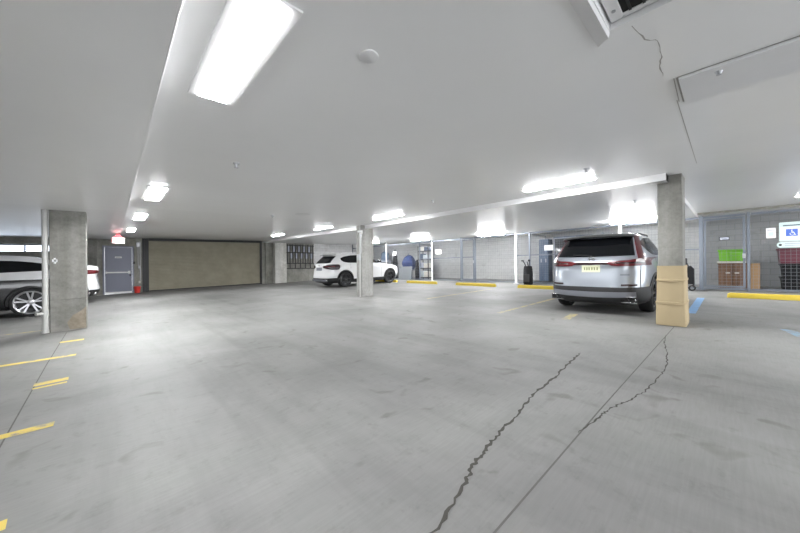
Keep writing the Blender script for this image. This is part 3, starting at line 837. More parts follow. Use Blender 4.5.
# black bag leaning at the right column
def upright_bag(x, y, h, w_, label, rz=0.):
    e = empty('upright_bag', (x, y, 0), label, 'bag', rz)
    mb = MB(); rows = []
    for z, a, b_ in ((.005,.42,.40),(.06,.5,.46),(.35,.5,.48),(.62,.46,.44),(.74,.40,.38)): 
        rows.append([(b_*w_*.8*math.cos(t), a*w_*math.sin(t), z*h) for t in [2*PI*i/16 for i in range(16)]])
    mb.grid(rows, 0, True); mb.add(rows[0], [tuple(range(16))]); mb.add(rows[-1], [tuple(range(16))])
    mb.build('bag_body', M['black_box'], e, 50)
    mb = MB(); mb.box(-w_*.48, -w_*.36, -w_*.3, w_*.3, .12*h, .42*h, 0, .01); mb.build('pocket', M['plastic'], e)
    mb = MB()
    mb.tube([(0,w_*.2,.7*h),(-.02,w_*.35,.86*h),(-.03,w_*.55,.96*h)], .022, 8); mb.tube([(0,-w_*.1,.7*h),(0,-w_*.15,.98*h)], .02, 8); mb.tube([(.02,0,.7*h),(.03,.05,.92*h)], .02, 8)
    mb.box(-.03, .03, -w_*.22, -w_*.02, .93*h, h, 0, .008); mb.box(-.04,.02, w_*.45, w_*.68, .93*h, .98*h, 0, .006)
    mb.build('handle', M['black_box'], e)
    return e
upright_bag(13.5, 6.06, 1.12, .42, 'black upright bag with steel handles standing before the white fence post')
e = empty('folded_stroller', (13.4, .87, 0), 'black folded stroller standing behind the right concrete column', 'stroller')
m = MB(); m.prism([(-.16,.22),(.18,.22),(.16,.55),(.04,.72),(-.08,.80),(-.16,.70)], 'X', -.14, .14); m.build('seat_fabric', M['black_box'], e)
for y in (-.11,.11):
    m = MB(); m.lathe([(-.02,.05),(-.02,.09),(.02,.09),(.02,.05)], (0,y,.092), 'X', 20); m.build('wheel', M['rubber'], e, 40)
m = MB(); m.tube([(-.12,-.15,.12),(-.12,-.10,.6),(-.10,.06,1.0)], .014); m.tube([(.12,-.15,.12),(.12,-.10,.6),(.10,.06,1.0)], .014); m.tube([(-.10,.06,1.0),(.10,.06,1.0)], .016); m.box(-.12,.12,.0,.14,.82,1.04,0,.02); m.build('push_frame', M['plastic'], e)

# left end cages: shelving with boxes
e = empty('shelving_unit', (14.75, 13.3, 0), 'black shelving unit of four shelves holding pale boxes', 'shelving')
SZ = (.12, .70, 1.25, 1.80)
for z in SZ:
    m = MB(); m.box(-.25, .25, -.45, .45, z-.02, z+.03, 0, .004); m.build('shelf', M['black_steel'], e)
for x in (-.23,.23):
    for y in (-.43,.43):
        m = MB(); m.box(x-.02, x+.02, y-.02, y+.02, .0, 2.1); m.build('upright', M['black_steel'], e)
bx = [(0,-.22,.36,.34,'cream'),(0,.20,.34,.40,'pale_sheet'),(1,-.20,.40,.30,'cream'),(1,.22,.30,.34,'slat'),(2,-.18,.42,.28,'pale_sheet'),(2,.24,.26,.36,'navy'),(3,-.22,.34,.22,'navy'),(3,.18,.36,.24,'cream')]
nm = {0:'bottom',1:'second',2:'third',3:'top'}
for k, y, w_, h_, mt in bx:
    m = MB(); m.box(-.18, .18, -w_/2, w_/2, 0, h_, 0, .008)
    o = m.build('storage_box', M[mt]); o.location = (14.74, 13.3+y, SZ[k]+.0315)
    o['_deckz'] = 1
    tag(o, '%s box at %s of the %s shelf of the black shelving' % ({'cream':'cream','pale_sheet':'pale grey','slat':'grey','navy':'dark blue'}[mt], 'right' if y < 0 else 'left', nm[k]), 'box', 'boxes on the black shelving')
    m = MB(); m.box(-.185, .185, -w_/2-.005, w_/2+.005, h_*.86, h_+.004, 0, .004); m.build('lid', M[mt], o)

# blue bags and grey board beside the white vehicle's nose
def sack(name, x, y, z, sx_, sy_, sz_, mat, label, cat, seed=1):
    rnd = random.Random(seed); bm = bmesh.new(); bmesh.ops.create_icosphere(bm, subdivisions=3, radius=1)
    for v_ in bm.verts:
        c = v_.co; k = 1+.10*math.sin(5*c.x+seed)*math.sin(4*c.y+2*seed)+.06*math.sin(7*c.z+seed)+rnd.uniform(-.02,.02)
        zz = c.z
        if zz < -.6: zz = -.6-(zz+.6)*-.15
        v_.co = (c.x*k*sx_, c.y*k*sy_, (zz+.66)*sz_*(.95 if zz > 0 else 1))
    zmin = min(v_.co.z for v_ in bm.verts)
    for v_ in bm.verts: v_.co.z -= zmin-.003
    me = bpy.data.meshes.new(name); bm.to_mesh(me); bm.free(); me.materials.append(mat)
    for p_ in me.polygons: p_.use_smooth = True
    o = bpy.data.objects.new(name, me); COL.objects.link(o); o.location = (x, y, z); tag(o, label, cat)
    mb = MB(); mb.tube([(-.05,-.06,sz_*1.5),(-.06,-.03,sz_*1.72),(-.06,.03,sz_*1.72),(-.05,.06,sz_*1.5)], .012, 6); mb.build('handle', mat, o)
    return o
m = MB(); m.box(-.3, .3, -.5, .5, .58, .62, 0, .006)
for x in (-.26,.26):
    for y in (-.46,.46): m.box(x-.025,x+.025,y-.025,y+.025,0,.58)
o = m.build('work_table', M['navy']); o.location = (14.75, 14.75, 0); tag(o, 'dark table inside cage carrying the blue bags', 'table')
sack('blue_bag', 14.6, 14.65, .622, .30, .56, .62, M['blue_bag'], 'large blue fabric bag inside cage behind the grey board', 'bag', 1)
m = MB(); m.box(-.012, .012, -.56, .56, .002, .86, 0, .004); m.box(-.02,-.012,-.56,.56,.80,.86)
o = m.build('grey_board', M['grey_panel']); o.location = (13.72, 14.15, 0); o.rotation_euler = (0,.1,0); tag(o, 'flat grey board leaning on fence at nose of white vehicle', 'board')
m = MB(); m.prism([(-.10,0),(.10,0),(.13,.5),(.09,1.1),(0,1.28),(-.08,1.1),(-.13,.5)], 'X', -.07, .07)
o = m.build('black_cover', M['black_box']); o.location = (14.18, 13.5, 0); tag(o, 'tall black zipped cover standing left of the black shelving', 'cover')
m = MB(); m.box(-.012,.012,-.16,.16,1.60,1.88)
o = m.build('card_sign', M['paper']); o.location = (13.93, 15.35, 0); tag(o, 'small white card on fence above the grey board', 'notice')
m = MB(); rows = []
for z, w_ in ((.02,.20),(.5,.24),(1.2,.22),(1.7,.16),(2.05,.05)): rows.append([(w_*.7*math.cos(t), w_*math.sin(t), z) for t in [2*PI*i/14 for i in range(14)]])
m.grid(rows, 0, True); m.add(rows[0], [tuple(range(14))])
o = m.build('furled_umbrella', M['black_box'], None, 50); o.location = (14.7, 16.15, 0); tag(o, 'tall dark furled umbrella inside the cage behind the white vehicle nose', 'umbrella')
sack('duffel_bag', 15.0, 17.6, 1.262, .28, .40, .46, M['navy'], 'dark blue duffel bag on tall rack above the white vehicle bonnet', 'bag', 3)
m = MB(); m.box(-.3,.3,-.8,.8,1.20,1.26); 
for x in (-.26,.26):
    for y in (-.76,.76): m.box(x-.025,x+.025,y-.025,y+.025,0,1.20)
m.box(-.3,.3,-.76,.76,.40,.44)
o = m.build('storage_rack', M['slat']); o.location = (15.0, 17.5, 0); tag(o, 'grey rack inside cage behind the white vehicle', 'rack')

# cage left of the silver vehicle: slate locker, sheets, dark cases
e = empty('locker', (15.2, 5.95, 0), 'slate blue metal locker inside cage right of the black bag', 'locker')
m = MB(); m.box(-.25,.25,-.22,.22,.05,2.05,0,.006); m.build('carcass', M['navy'], e)
for y0, y1 in ((-.21,-.005),(.005,.21)):
    m = MB(); m.box(-.268,-.251,y0,y1,.08,2.02,0,.004); d_ = m.build('door', M['navy'], e)
    m = MB(); m.box(-.285,-.268,(y0+y1)/2-.012,(y0+y1)/2+.012,.95,1.12,0,.003); m.build('handle', M['steel'], d_)
e = empty('glazed_cabinet', (15.3, 4.75, 0), 'tall dark glass-fronted cabinet inside cage left of silver vehicle', 'cabinet')
m = MB(); m.box(-.22,.25,-.80,.80,.05,2.12,0,.008); m.build('carcass', M['navy'], e)
for y0, y1 in ((-.78,-.01),(.01,.78)):
    m = MB(); t = .05
    m.box(-.25,-.221,y0,y0+t,.09,2.08); m.box(-.25,-.221,y1-t,y1,.09,2.08); m.box(-.25,-.221,y0+t,y1-t,.09,.14); m.box(-.25,-.221,y0+t,y1-t,2.03,2.08)
    d_ = m.build('door', M['slat'], e)
    m = MB(); m.box(-.235,-.2215,y0+t,y1-t,.14,2.03); m.build('pane', M['glass_light'], d_)
m = MB(); rows = []
for z, o_ in ((.004,.0),(.3,.03),(.62,.02),(.92,.10)): rows.append([(-.1+o_+.03*math.sin(6*y+z*5), y, z*(1-.15*abs(y))) for y in (-.45,-.3,-.15,0,.15,.3,.45)])
m.grid(rows); o = m.build('plastic_sheet', M['pale_sheet'], None, 60); o.location = (14.75, 4.85, 0); tag(o, 'pale crumpled plastic sheet leaning on the glass-fronted cabinet', 'plastic sheet')

# ------------------------------------------------------------------ cars
def pchip(xs_, ys_):
    n = len(xs_); h = [xs_[i+1]-xs_[i] for i in range(n-1)]; dl = [(ys_[i+1]-ys_[i])/h[i] for i in range(n-1)]
    d = [0]*n; d[0], d[-1] = dl[0], dl[-1]
    for i in range(1, n-1):
        if dl[i-1]*dl[i] > 0:
            w1, w2 = 2*h[i]+h[i-1], h[i]+2*h[i-1]; d[i] = (w1+w2)/(w1/dl[i-1]+w2/dl[i])
    def f(x):
        x = min(max(x, xs_[0]), xs_[-1]); i = 0
        while i < n-2 and x > xs_[i+1]: i += 1
        t = (x-xs_[i])/h[i]
        return ys_[i]*(1+2*t)*(1-t)**2+h[i]*d[i]*t*(1-t)**2+ys_[i+1]*t*t*(3-2*t)-h[i]*d[i+1]*t*t*(1-t)
    return f

class Car:
    """a car shell as stacked plan outlines; panels, lamps and glass are laid on the same surface"""
    def __init__(s, table, n=5.2):
        z = [t[0] for t in table]; s.z0, s.z1 = z[0], z[-1]; s.keys = z
        s.xr = pchip(z, [t[1] for t in table]); s.xf = pchip(z, [t[2] for t in table]); s.w = pchip(z, [t[3] for t in table]); s.n = n
        s.bulge = 0.
    def width(s, z): return s.w(z)
    def at(s, phi, z, off=0.):
        """phi -180..180: 0 = rear centre, +90 = +y flank, 180 = front centre"""
        e = 2/s.n; c, k = math.cos(phi), math.sin(phi)
        xr, xf, w = s.xr(z), s.xf(z), s.width(z); L = (xf-xr)/2; xc = (xf+xr)/2
        X = -math.copysign(abs(c)**e, c); Y = math.copysign(abs(k)**e, k)
        gx = math.copysign(abs(X)**(s.n-1), X)/L; gy = math.copysign(abs(Y)**(s.n-1), Y)/w
        g = math.hypot(gx, gy) or 1
        return (xc+X*L+off*gx/g, Y*w+off*gy/g, z)
    def phi_y(s, y, z, front=False):
        t = min(1., abs(y)/s.width(z)); p = math.asin(t**(s.n/2)); p = math.copysign(p, y)
        return math.copysign(PI-abs(p), p) if front else p
    def phi_x(s, x, z, sg):
        xr, xf = s.xr(z), s.xf(z); L = (xf-xr)/2; t = (x-(xf+xr)/2)/L; t = max(-1., min(1., t))
        c = -math.copysign(abs(t)**(s.n/2), t); return sg*math.acos(c)
    def p(s, kind, v, z, off):
        if kind == 'r': return s.at(s.phi_y(v, z), z, off)
        if kind == 'f': return s.at(s.phi_y(v, z, True), z, off)
        return s.at(s.phi_x(v, z, 1 if kind == 'l' else -1), z, off)
    def shell(s, name, mats, parent, arches, nper=132, split=None):
        zs = []
        ks = s.keys
        for a, b in zip(ks, ks[1:]):
            m_ = max(1, int((b-a)/.04)); zs += [a+(b-a)*i/m_ for i in range(m_)]
        zs.append(ks[-1]); rows = []
        ph = [-PI+2*PI*i/3000 for i in range(3000)]
        for z in zs:
            P = [s.at(a, z) for a in ph]; P.append(P[0]); acc = [0]
            for a, b in zip(P, P[1:]): acc.append(acc[-1]+math.dist(a, b))
            T = acc[-1]; row = []; j = 0
            for i in range(nper):
                t = T*i/nper
                while acc[j+1] < t: j += 1
                f = (t-acc[j])/max(1e-9, acc[j+1]-acc[j]); row.append(tuple(P[j][q]+(P[j+1][q]-P[j][q])*f for q in range(3)))
            rows.append(row)
        mb = MB(); mb.grid(rows, 0, True)
        top = rows[-1]; bot = rows[0]
        cx = sum(p_[0] for p_ in top)/nper
        inner = [(cx+(p_[0]-cx)*.5, p_[1]*.5, p_[2]+.012) for p_ in top]
        b0 = len(mb.v)-nper
        mb.v += inner; bi = len(mb.v)-nper
        for i in range(nper): j = (i+1) % nper; mb.f.append([b0+i, b0+j, bi+j, bi+i]); mb.mi.append(0)
        mb.f.append([bi+i for i in range(nper)]); mb.mi.append(0)
        mb.f.append([i for i in range(nper)][::-1]); mb.mi.append(1)
        o = mb.build(name, mats, parent)
        # wheel arches
        cut = MB()
        for (x, z, r) in arches:
            for sg in (-1, 1): cut.cyl((x, sg*.58, z), (x, sg*1.3, z), r, r, 40)
        co = cut.build('arch_cutter_tmp', mats)
        md = o.modifiers.new('b', 'BOOLEAN'); md.operation = 'DIFFERENCE'; md.object = co; md.solver = 'EXACT'
        bpy.context.view_layer.update()
        me = bpy.data.meshes.new_from_object(o.evaluated_get(bpy.context.evaluated_depsgraph_get()))
        o.modifiers.clear(); old = o.data; o.data = me; bpy.data.objects.remove(co)
        for pl in me.polygons:
            c = pl.center
            for (x, z, r) in arches:
                d_ = math.hypot(c.x-x, c.z-z)
                if d_ < r*.999 and abs(c.y) > .5 and abs(c.y) < s.width(max(s.z0, c.z))*1.0-.001 or (abs(abs(c.y)-.58) < .01 and d_ < r): pl.material_index = 1
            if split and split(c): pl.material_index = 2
        for pl in me.polygons: pl.use_smooth = True
        me.set_sharp_from_angle(angle=math.radians(38))
        return o
    def patch(s, name, cols, mat, parent, off=.006, rows=9):
        cols = s.refine(cols)
        """cols: (kind, value, z_low, z_high) or with kind2,value2 for the top edge"""
        R = []
        for k in range(rows):
            t = k/(rows-1); R.append([s.p(c[0], c[1] if len(c) == 4 else c[1]+(c[4]-c[1])*t, c[2]+(c[3]-c[2])*t, off) for c in cols])
        mb = MB(); mb.grid(R)
        edge = [R[0][j] for j in range(len(cols))]+[R[i][-1] for i in range(1, rows)]+[R[-1][j] for j in range(len(cols)-2, -1, -1)]+[R[i][0] for i in range(rows-2, 0, -1)]
        # short skirt so the panel meets the body
        R0 = []
        for k in range(rows):
            t = k/(rows-1); R0.append([s.p(c[0], c[1] if len(c) == 4 else c[1]+(c[4]-c[1])*t, c[2]+(c[3]-c[2])*t, -.004) for c in cols])
        edge0 = [R0[0][j] for j in range(len(cols))]+[R0[i][-1] for i in range(1, rows)]+[R0[-1][j] for j in range(len(cols)-2, -1, -1)]+[R0[i][0] for i in range(rows-2, 0, -1)]
        mb.grid([edge, edge0], 0, True)
        return mb.build(name, mat, parent, 35)
    def refine(s, cols):
        out = []
        for a, b in zip(cols, cols[1:]):
            out.append(a)
            if a[0] == b[0] and len(a) == len(b):
                for t in (1/3, 2/3): out.append((a[0],)+tuple(p_+(q_-p_)*t for p_, q_ in zip(a[1:], b[1:])))
        out.append(cols[-1]); return out
    def arch(s, name, x, z, r0, r1, sg, mat, parent, a0=-8, a1=188, off=.012):
        rows = []; N = 24
        for r in (r0, (r0+r1)/2, r1):
            rows.append([s.p('l' if sg > 0 else 's', x+r*math.cos(math.radians(a0+(a1-a0)*i/N)), max(s.z0+.01, z+r*math.sin(math.radians(a0+(a1-a0)*i/N))), off) for i in range(N+1)])
        inn = [(p_[0], p_[1]-sg*.05, p_[2]) for p_ in rows[0]]
        out = [(p_[0], p_[1]-sg*.02, p_[2]) for p_ in rows[-1]]
        mb = MB(); mb.grid([inn]+rows+[out]); return mb.build(name, mat, parent, 35)

def seq(kind, vals, lo, hi):
    """columns between two polylines lo/hi given as [(v,z),...]"""
    def li(pl, v):
        for a, b in zip(pl, pl[1:]):
            if a[0] <= v <= b[0]: return a[1]+(b[1]-a[1])*(v-a[0])/max(1e-9, b[0]-a[0])
        return pl[0][1] if v < pl[0][0] else pl[-1][1]
    return [(kind, v, li(lo, v), li(hi, v)) for v in vals]
def lin(a, b, n): return [a+(b-a)*i/(n-1) for i in range(n)]

def wheel(parent, x, y, r, sg, rimmat, spokes=5, twin=True, wd=.235, k=.70):
    mb = MB(); h = wd/2; rr = r*k
    mb.lathe([(-h*.8,rr),(-h,rr+.02),(-h,r*.93),(-h*.8,r*.985),(-h*.4,r),(h*.4,r),(h*.8,r*.985),(h,r*.93),(h,rr+.02),(h*.8,rr),(-h*.8,rr)], (x,y,r), 'Y', 48)
    w_ = mb.build('wheel', M['rubber'], parent, 40)
    mb = MB(); f = sg*h
    mb.lathe([(f*.92,rr*1.02),(f*1.0,rr*.98),(f*.9,rr*.91),(f*.1,rr*.87)], (x,y,r), 'Y', 48, 0)
    mb.lathe([(f*.75,.0005),(f*.75,rr*.13),(f*.6,rr*.24),(f*.3,rr*.26)], (x,y,r), 'Y', 24, 0)
    for i in range(spokes):
        for dt in ((-.16,.16) if twin else (0,)):
            a = 2*PI*i/spokes+PI/2; b = a+dt*1.25; a2 = a+dt*.7
            p0 = Vector((x+rr*.18*math.cos(a2), y+f*.66, r+rr*.18*math.sin(a2))); p1 = Vector((x+rr*.95*math.cos(b), y+f*.86, r+rr*.95*math.sin(b)))
            d_ = (p1-p0).normalized(); sd = d_.cross(Vector((0,1,0))).normalized(); wa, wb = (.030,.036) if twin else (.045,.055); dp = Vector((0,-f*.22,0))
            vs = [p0-sd*wa/2,p0+sd*wa/2,p1+sd*wb/2,p1-sd*wb/2]; vs += [v_+dp for v_ in vs]
            mb.add(vs, [(0,1,2,3),(7,6,5,4),(0,4,5,1),(1,5,6,2),(2,6,7,3),(3,7,4,0)], 0)
    mb.build('rim', rimmat, w_, 35)
    mb = MB(); mb.lathe([(f*.05,.0005),(f*.05,rr*.86)], (x,y,r), 'Y', 32); mb.build('brake_disc', M['black_steel'], w_)
    return w_

def side_glass(c, root, sg, cols, name='side_window', mat='glass'):
    return c.patch(name, [('l' if sg > 0 else 's',)+k[1:] for k in cols], M[mat], root, .005)

def suv(name, label, paint, rim, table, wheels, details, n=5.2, split=None, third=None):
    root = empty(name, (0,0,0), label, 'car')
    c = Car(table, n)
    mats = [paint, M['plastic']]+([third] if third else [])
    (xr_, r_), (xf_, _) = wheels
    body = c.shell('body', mats, root, [(xr_, r_, r_+.055), (xf_, r_, r_+.055)], split=split)
    for x in (xr_, xf_):
        for sg in (-1, 1): wheel(root, x, sg*(c.width(.4)-.125), r_, sg, rim, details.get('spokes', 5), details.get('twin', True), .235, details.get('rim', .70))
    return root, c

# --- silver-blue sport utility vehicle
T = [(.20,.30,4.40,.80),(.27,.10,4.58,.88),(.36,.02,4.66,.905),(.50,.0,4.69,.915),(.58,.015,4.69,.92),(.72,.05,4.68,.93),(.85,.09,4.62,.932),(.94,.11,4.50,.925),
     (1.0,.105,4.30,.915),(1.06,.11,3.85,.90),(1.11,.14,3.52,.885),(1.17,.19,3.36,.865),(1.22,.23,3.24,.85),(1.36,.36,2.92,.79),(1.50,.50,2.60,.725),(1.58,.585,2.42,.685),(1.635,.60,2.25,.63),(1.66,.66,2.05,.55)]
car, c = suv('silver_suv', 'silver blue sport utility vehicle seen from behind, parked beside the wrapped column', M['silver'], M['alloy_dark'], T, ((1.06,.36),(3.76,.36)), dict(spokes=5, twin=True), split=lambda p: p.z < .30, third=M['plastic'])
def dress_suv(root, c, style):
    G = M['glass']
    z0b, z1b = (1.175, 1.575)
    # rear window
    ys_ = lin(-.70,.70,15)
    c.patch('rear_window', [('r', y, z0b+.02*abs(y), z1b, y*.86) for y in ys_], G, root, .006)
    # windscreen
    c.patch('windscreen', [('f', y, 1.13, 1.58, y*.88) for y in lin(-.72,.72,11)], G, root, .004)
    for sg in (-1,1):
        k = 'l' if sg > 0 else 's'
        c.patch('side_window', seq(k, lin(2.16,3.0,9), [(2.16,1.165),(3.2,1.125)], [(2.16,1.575),(2.45,1.56),(3.0,1.28)]), G, root, .005)
        c.patch('side_window', seq(k, lin(1.16,2.10,9), [(1.16,1.20),(2.1,1.168)], [(1.16,1.545),(2.1,1.577)]), G, root, .005)
        c.patch('side_window', seq(k, lin(.72,1.10,7), [(.72,1.40),(.85,1.27),(1.1,1.205)], [(.72,1.47),(1.1,1.54)]), G, root, .005)
        # cladding
        c.patch('sill_cladding', seq(k, lin(1.44,3.38,10), [(1.4,.22),(3.4,.22)], [(1.4,.42),(3.4,.42)]), M['plastic'], root, .010)
        for x in (1.06, 3.76): c.arch('arch_cladding', x, .36, .408, .47, sg, M['plastic'], root)
        # door shut lines
        for x, za, zb in ((2.13,.44,1.15),(3.22,.44,1.08),(1.30,.85,1.17)):
            c.patch('shut_line', [(k, x-.005, za, zb),(k, x+.005, za, zb)], M['plastic'], root, .002)
        for x in (2.28, 1.30):
            q = Vector(c.p(k, x+.1, .98, .012)); mb = MB(); mb.box(q.x-.1,q.x+.1,q.y-.012,q.y+.012,.965,.995,0,.008); mb.build('door_handle', M['silver'] if style == 'silver' else M['white_paint'], root, 40)
        q = Vector(c.p(k, 3.05, 1.16, .0)); mb = MB(); mb.box(q.x-.06,q.x+.08,min(q.y,q.y+sg*.20),max(q.y,q.y+sg*.20),1.14,1.28,0,.03); mb.build('wing_mirror', M['silver'] if style == 'silver' else M['white_paint'], root, 40)
        # roof rail
        mb = MB(); pts = []
        for t in lin(0,1,9):
            x = 1.05+1.4*t; pts.append((x, sg*.60, 1.640+.022*math.sin(PI*min(1,t*6 if t < .17 else (1-t)*6 if t > .83 else 1)/2)))
        mb.tube(pts, .016, 8); mb.build('roof_rail', M['plastic'], root, 50)
        # headlamp
        c.patch('headlamp', [('f', sg*y, .80, .90) for y in (.45,.55,.65,.75,.82,.87)]+[(k, x, .82, .90) for x in (4.2,4.1)], M['lamp_clear'], root, .006)
    c.patch('front_grille', [('f', y, .50, .88) for y in lin(-.45,.45,7)], M['plastic'], root, .006)
    c.patch('front_bumper_cladding', [('f', y, .24, .45) for y in lin(-.8,.8,9)], M['plastic'], root, .006)
dress_suv(car, c, 'silver')
# rear details of the silver one
for sg in (-1, 1):
    k = 'l' if sg > 0 else 's'
    lamp_cols = [('r', sg*.28, 1.035, 1.06), ('r', sg*.36, .995, 1.085), ('r', sg*.5, .985, 1.095), ('r', sg*.62, .985, 1.10), ('r', sg*.72, .985, 1.125), ('r', sg*.80, .985, 1.14), ('r', sg*.85, .99, 1.14), ('r', sg*.88, .99, 1.14)]+[(k, x, .995, 1.135) for x in (.40,.52,.66,.74)]
    t_ = c.patch('tail_lamp', lamp_cols, M['lamp_red'], car, .016)
    c.patch('lamp_upright', [('r', sg*.76, 1.10, 1.60, sg*.615), ('r', sg*.78, 1.10, 1.60, sg*.625), ('r', sg*.81, 1.10, 1.60, sg*.645), ('r', sg*.835, 1.10, 1.60, sg*.66)], M['lamp_red'], t_, .014, 9)
    c.patch('lamp_core', [('r', sg*y, 1.035, 1.06+.0*y) for y in (.42,.52,.62,.70,.78,.83)], M['lamp_dark'], t_, .020)
    c.patch('reverse_lens', [('r', sg*.72, 1.07, 1.12), ('r', sg*.77, 1.06, 1.13), ('r', sg*.82, 1.055, 1.10)], M['lamp_clear'], t_, .021)
    c.patch('reflector', [('r', sg*y, .60, .635) for y in (.52,.6,.68,.74)], M['lamp_dark'], car, .022)
    # twin exhaust finisher
    ex = MB()
    q = Vector(c.p('r', sg*.62, .33, .045))
    for dy in (-.055, .055):
        ex.lathe([(-.05,.045),(.02,.055),(.03,.050),(-.05,.040)], (q.x-.005, q.y+dy, .335), 'X', 20, 0, -1)
    ex.box(q.x-.030, q.x+.0, q.y-.125, q.y+.125, .275, .288, 0, .004); ex.box(q.x-.030, q.x+.0, q.y-.115, q.y+.115, .385, .396, 0, .004)
    ex.build('exhaust_finisher', M['chrome'], car, 40)
    mb = MB(); mb.box(q.x-.008, q.x+.03, q.y-.12, q.y+.12, .28, .39); mb.build('exhaust_recess', M['dark_hole'], car)
# black lower bumper with paler skid plate
bl = [('s', x, .22, .54 if x < .55 else .50) for x in (.62,.5,.36,.26)]+[('r', y, .22, .57) for y in (-.88,-.84,-.78,-.65,-.45,-.2,0,.2,.45,.65,.78,.84,.88)]+[('l', x, .22, .54) for x in (.26,.36,.5,.62)]
bump = c.patch('rear_bumper_cladding', bl, M['plastic'], car, .018)
c.patch('reflector_band', [('r', y, .545, .565) for y in lin(-.8,.8,9)], M['lamp_dark'], car, .008)
c.patch('skid_plate', [('r', y, .36+.06*abs(y)**2, .47+.02*abs(y)) for y in lin(-.72,.72,13)], M['skid'], bump, .030)
c.patch('lamp_bar', [('r', y, 1.015, 1.06) for y in lin(-.34,.34,7)], M['lamp_dark'], car, .012)
# number plate
pl = c.patch('number_plate', [('r', y, .865, 1.005) for y in (-.165,0,.165)], M['plate'], car, .016)
for i, y in enumerate((.115,.07,.03,-.02,-.065,-.115)):
    c.patch('plate_character', [('r', y-.013, .905, .965), ('r', y+.013, .905, .965)], M['plate_mark'], pl, .0185, 2)
c.patch('plate_surround', [('r', -.185, .85, 1.015), ('r', .185, .85, 1.015)], M['silver'], car, .010)
# emblem and side badge
q = Vector(c.p('r', 0, 1.12, .012)); mb = MB()
for y in (-.035,.035): mb.box(q.x-.006,q.x+.004,q.y+y-.008,q.y+y+.008,1.095,1.16)
mb.box(q.x-.006,q.x+.004,q.y-.03,q.y+.03,1.12,1.132)
for a in range(16):
    t0, t1 = 2*PI*a/16, 2*PI*(a+1)/16
    mb.cyl((q.x-.002,q.y+.062*math.cos(t0),1.128+.050*math.sin(t0)), (q.x-.002,q.y+.062*math.cos(t1),1.128+.050*math.sin(t1)), .006, .006, 6)
mb.build('emblem', M['chrome'], car)
c.patch('model_badge', [('r', y, .80, .83) for y in (-.50,-.57,-.64)], M['skid'], car, .006, 2)
# roof spoiler, aerial
mb = MB(); rows = []
for x, z, w_ in ((.44,1.575,.66),(.40,1.60,.67),(.47,1.645,.66),(.75,1.675,.62)): rows.append([(x+.10*(abs(y)/.66)**3, y, z-.03*(abs(y)/.66)**2) for y in lin(-w_, w_, 15)])
mb.grid(rows); mb.build('roof_spoiler', M['dark_paint'], car, 60)
mb = MB(); mb.prism([(.98,1.665),(1.22,1.665),(1.02,1.735)], 'Y', -.018, .018); mb.build('shark_fin_aerial', M['silver'], car, 40)
mb = MB(); q = Vector(c.p('r', 0, 1.19, .02)); mb.tube([(q.x,0,1.20),(q.x+.02,.36,1.225)], .012, 6); mb.build('rear_wiper', M['plastic'], car)
for sg in (-1,1): c.patch('tailgate_seam', [('r', sg*.785, .56, .98), ('r', sg*.793, .56, .98)], M['plastic'], car, .002)
CAR_SILVER = (car, 7.16, 1.93, 0.)

